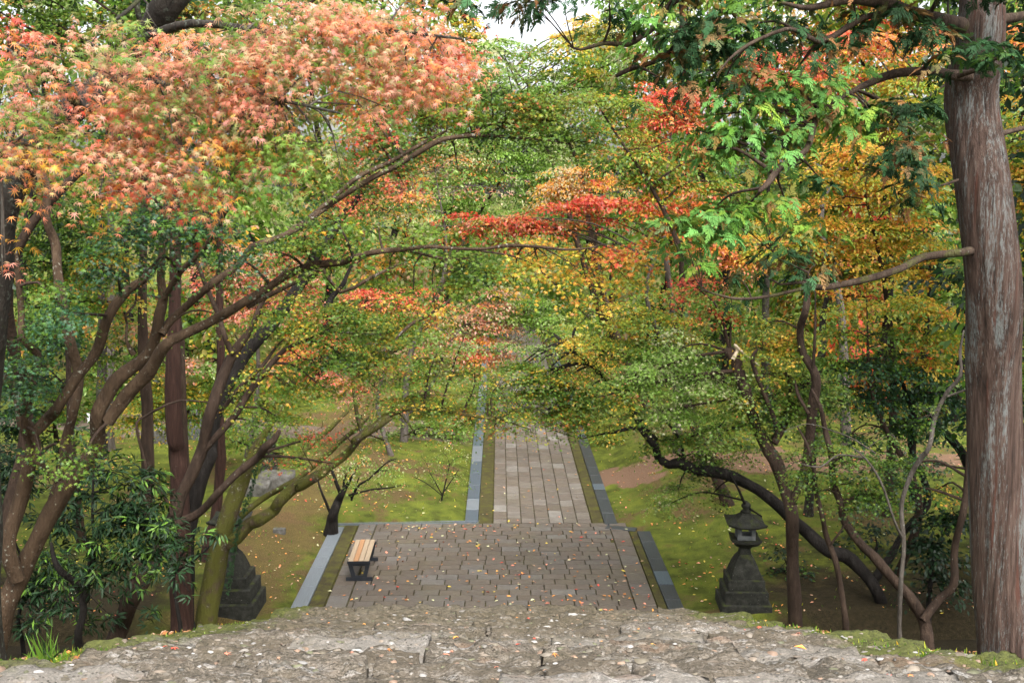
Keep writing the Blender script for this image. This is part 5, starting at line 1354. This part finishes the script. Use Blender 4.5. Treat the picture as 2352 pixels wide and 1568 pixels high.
where = ['at the far left edge', 'behind the left top corner', 'behind the left trunks', 'above the white board', 'left of the straight cedar', 'above the straight cedar', 'behind the dusky pink maple', 'beyond the long brown bough', 'behind the bare cherry on its left', 'left behind the bare cherry', 'just left of the sky gap',
         'under the left end of the sky gap', 'in the middle below the sky gap', 'lowest below the sky gap', 'under the right end of the sky gap', 'right of the sky gap', 'left of the scarlet crown', 'behind the scarlet crown', 'behind the bright cedar sprays', 'above the broken maple', 'over the crooked maple', 'behind the golden maple',
         'right behind the golden maple', 'left of the big cedar top', 'behind the big cedar trunk', 'right of the big cedar trunk', 'at the right edge of the view', 'beyond the right edge']
for (x_, Y_, pal), wh in zip(spots, where):
    top = -90
    if 1040 < x_ < 1350: top = 190
    elif 980 < x_ <= 1040 or 1350 <= x_ < 1420: top = 90
    cls = []
    y = top
    while y < 980:
        wd = 95 if y < top + 60 else 125
        for k in range(2):
            cls.append((x_ + random.uniform(-80, 80), y + random.uniform(-20, 20), wd * .62, 52, Y_ + random.uniform(-1.5, 1.5), pal if random.random() < .7 else random.choice(('FARG', 'FARM', 'OLV')), 1.0))
        y += 88
    adj = {'G': 'dark green', 'FARG': 'light green', 'FARM': 'brown and green', 'OLV': 'olive', 'GRED': 'rusty orange', 'LO': 'pale orange', 'GGR': 'yellow green'}[pal]
    bt(f'tall {adj} tree in the closing wood {wh}', x_, Y_, cls, 'dark_bark', name='forest_tree', leaf=.27, tmpl=KITE, density=.29, twigs=.15, grp='tall trees closing the view', leaf_kw=dict(per=14, spray_r=.75, up=.5), twig_r=.02)
print('all trees', N_LEAVES)

# ------------------------------------------------------------------ fallen leaves, grass, pebbles
def scatter(name, label, n, fx, leaf, pal, tmpl, cat='leaves', parent=None):
    xs, ys, zs = fx(n)
    N = len(xs)
    names = list(PAL[pal]); w = np.array([PAL[pal][q] for q in names]); w = w / w.sum()
    co = np.array([C_[q] for q in names])[rng.choice(len(names), N, p=w)] * (1 + rng.normal(size=(N, 1)) * .2).clip(.4, 1.6)
    nr = np.array([0, 0, 1.0]) + rng.normal(size=(N, 3)) * .22
    tp = rng.normal(size=(N, 3)); tp[:, 2] *= .1
    o = link(name, leaf_mesh(name, np.stack([xs, ys, zs], -1), nr, tp, leaf * (.6 + .8 * rng.random(N)), co.clip(0, .85), tmpl, M['litter']))
    tag(o, label, cat, kind='stuff')
    return o


PAL['FALL'] = dict(orange=3, salmon=2, tan=3, pale=2, yellow=2, rust=2, red=.8)
PAL['LITT'] = dict(brown=4, tan=1, rust=1.5, dk=1)
PAL['FALLR'] = dict(red=3, orange=3, rust=2, salmon=2, tan=1)


def on_landing(n):
    x = rng.uniform(-3.4, 3.1, n); y = 19.6 + 5.6 * rng.random(n) ** 1.5
    b = (rng.random(n) < .3) & (x < -.2); y = np.where(b, 24.9 - rng.exponential(.5, n).clip(0, 3), y)
    return x, y, np.full(n, .032) + rng.random(n) * .01


def on_path(n):
    x = rng.uniform(-.6, 2.5, n); y = rng.uniform(25.2, 45, n)
    return x, y, np.full(n, .036)


def on_lawn(n):
    x = rng.uniform(-14, 14, n); y = rng.uniform(19, 42, n)
    dr = np.sin(x * 1.1 + 2) * np.sin(y * .9) + np.sin(x * 2.3 + y * 1.7)
    k = ((dr > .1) | (rng.random(n) < .35)) & ((x < -4.1) | (x > 3.6) | ((y > 25.3) & ((x < -1) | (x > 2.9))))
    x, y = x[k], y[k]
    return x, y, np.array([ground_z(a, b) + .03 for a, b in zip(x, y)])


def on_stairs(n):
    out = []
    while len(out) < n:                                    # straight down on to the stones, mostly near the worn front edges
        x = random.uniform(-2.75, 2.75); y = 3.9 + 8 * random.random() ** 1.2
        if random.random() < .75: y = y - ((y - 3.35) % .63) + .63 - random.expovariate(9)
        h = STONES.ray_cast(Vector((x, y, 9)), Vector((0, 0, -1)))
        if h[0] is None or abs(h[0].z - stair_z(y)) > .4: continue
        out.append((x, y, h[0].z + .006))
    a = np.array(out)
    return a[:, 0], a[:, 1], a[:, 2]


def on_bank(n):
    s = rng.choice([-1, 1], n); x = s * rng.uniform(2.9, 6.5, n); y = rng.uniform(5, 19, n)
    return x, y, np.array([ground_z(a, b) + .03 for a, b in zip(x, y)])


scatter('fallen_leaves', 'small orange and yellow leaves strewn over the paved landing', 400, on_landing, .075, 'FALL', KITE)
scatter('fallen_leaves', 'a few pale leaves lying along the narrow path', 160, on_path, .07, 'FALL', KITE)
scatter('fallen_leaves', 'tan and orange leaves scattered over the mossy lawns', 9000, on_lawn, .065, 'FALL', KITE)
scatter('fallen_leaves', 'red maple leaves dropped on the rough stair stones', 150, on_stairs, .05, 'FALLR', MAPLE5)
scatter('fallen_leaves', 'brown leaf litter on the banks beside the stairs', 1800, on_bank, .06, 'LITT', KITE)


BLADE = (np.array([(-.03, 0, 0), (.03, 0, 0), (.022, .55, .03), (-.022, .55, .03), (0, 1, -.12)]), np.array([(0, 1, 2), (0, 2, 3), (3, 2, 4)]))


def blades(name, label, n, fx, h, pal, tm=LANCE):
    xs, ys, zs = fx(n); N = len(xs)
    names = list(PAL[pal]); w = np.array([PAL[pal][q] for q in names]); w = w / w.sum()
    co = np.array([C_[q] for q in names])[rng.choice(len(names), N, p=w)] * (1 + rng.normal(size=(N, 1)) * .2).clip(.4, 1.6)
    tp = np.array([0, 0, 1.0]) + rng.normal(size=(N, 3)) * .45
    o = link(name, leaf_mesh(name, np.stack([xs, ys, zs], -1), rng.normal(size=(N, 3)) * np.array([1, 1, .2]), tp, h * (.4 + rng.random(N)), co, tm, M['leaf']))
    tag(o, label, 'grass', kind='stuff')


def edge_of_stairs(n):
    s = rng.choice([-1, 1], n, p=[.6, .4]); y = rng.uniform(5, 13, n); x = s * (2.72 + rng.normal(size=n) * .12)
    return x, y, np.array([max(stair_z(q) - .13, ground_z(p, q)) for p, q in zip(x, y)])


def tufts(cs):
    def f(n):
        k = rng.integers(0, len(cs), n); c = np.array(cs)[k]
        return c[:, 0] + rng.normal(size=n) * .035, c[:, 1] + rng.normal(size=n) * .035, c[:, 2]
    return f


def lawn_weeds(n):
    x, y, z = on_lawn(n)
    return x, y, z - .02


blades('ground_cover', 'small green weeds along the mossy edges of the stairs', 2600, edge_of_stairs, .045, 'GY')
blades('grass_tuft', 'thin green grass tufts at the left edge of the stairs', 60, tufts([(-2.64, 6.05, stair_z(6.05) - .15), (-2.8, 6.35, stair_z(6.35) - .15)]), .2, 'G', BLADE)
blades('ground_cover', 'tiny leafy plants growing through the moss lawns', 9000, lawn_weeds, .06, 'GY')
for lb, x_, y_, Y_, c, s_ in (('pale yellow leaf lying on the right of the stairs', 2024, 1500, 5.9, 'yellow', .085), ('orange leaf on the stair stones near the bottom edge', 1837, 1544, 5.2, 'orange', .06)):
    q = P(x_, y_, Y_)
    zz = stair_z(Y_ - ((Y_ - 3.35) % .63) + .63) + .035
    V_ = KITE[0] * s_ * np.array([1.2, 1, 1]); V_[:, 2] *= 2
    o = link('fallen_leaf', raw_mesh('fallen_leaf', V_, KITE[1], M['litter'], False, np.tile(np.array(C_[c]) * 1.15, (4, 1))), None, (q[0], Y_, zz)); o.rotation_euler = (.25, .1, 1.2)
    tag(o, lb, 'leaf')
# loose stone chips on the worn steps
pv, pf, pc_ = [], [], []
chip_cols = [(.24, .23, .215), (.16, .145, .125), (.15, .125, .095), (.12, .095, .068), (.1, .085, .06), (.13, .11, .085), (.15, .12, .09), (.09, .08, .06), (.05, .045, .035), (.19, .125, .085), (.085, .085, .045)]
cx_, cy_, cz_ = on_stairs(3000)
for x, y, z in zip(cx_, cy_, cz_):
    s_ = random.uniform(.005, .015) * (1.9 if random.random() < .07 else 1.0)
    w2 = random.uniform(.9, 2.2)
    jt = lambda v_: v_ * random.uniform(.45, 1.25)
    vv = [(jt(-1), jt(-.8), -.3), (jt(1), jt(-.7), -.3), (jt(.9), jt(.8), -.3), (jt(-.8), jt(1), -.3), (jt(-.6), jt(-.4), .5), (jt(.7), jt(-.3), .45), (jt(.5), jt(.5), .5), (jt(-.6), jt(.4), .4)]
    a = random.random() * 6.28; b = len(pv); cc = random.choice(chip_cols); br_ = random.uniform(.7, 1.25)
    for q in vv: pv.append((x + s_ * w2 * (q[0] * math.cos(a) - q[1] * math.sin(a)), y + s_ * (q[0] * math.sin(a) + q[1] * math.cos(a)), z - .004 + s_ * .8 * q[2] * random.uniform(.8, 1.2))); pc_.append([k_ * br_ for k_ in cc])
    pf += [tuple(b + k for k in q) for q in ((4, 5, 6, 7), (0, 1, 5, 4), (1, 2, 6, 5), (2, 3, 7, 6), (3, 0, 4, 7))]
tag(link('gravel', raw_mesh('gravel', pv, pf, M['litter'], False, np.array(pc_))), 'loose stone chips lying on the worn steps', 'gravel', kind='stuff')
print('objects', len(bpy.data.objects), 'tris', sum(len(m_.polygons) for m_ in bpy.data.meshes))
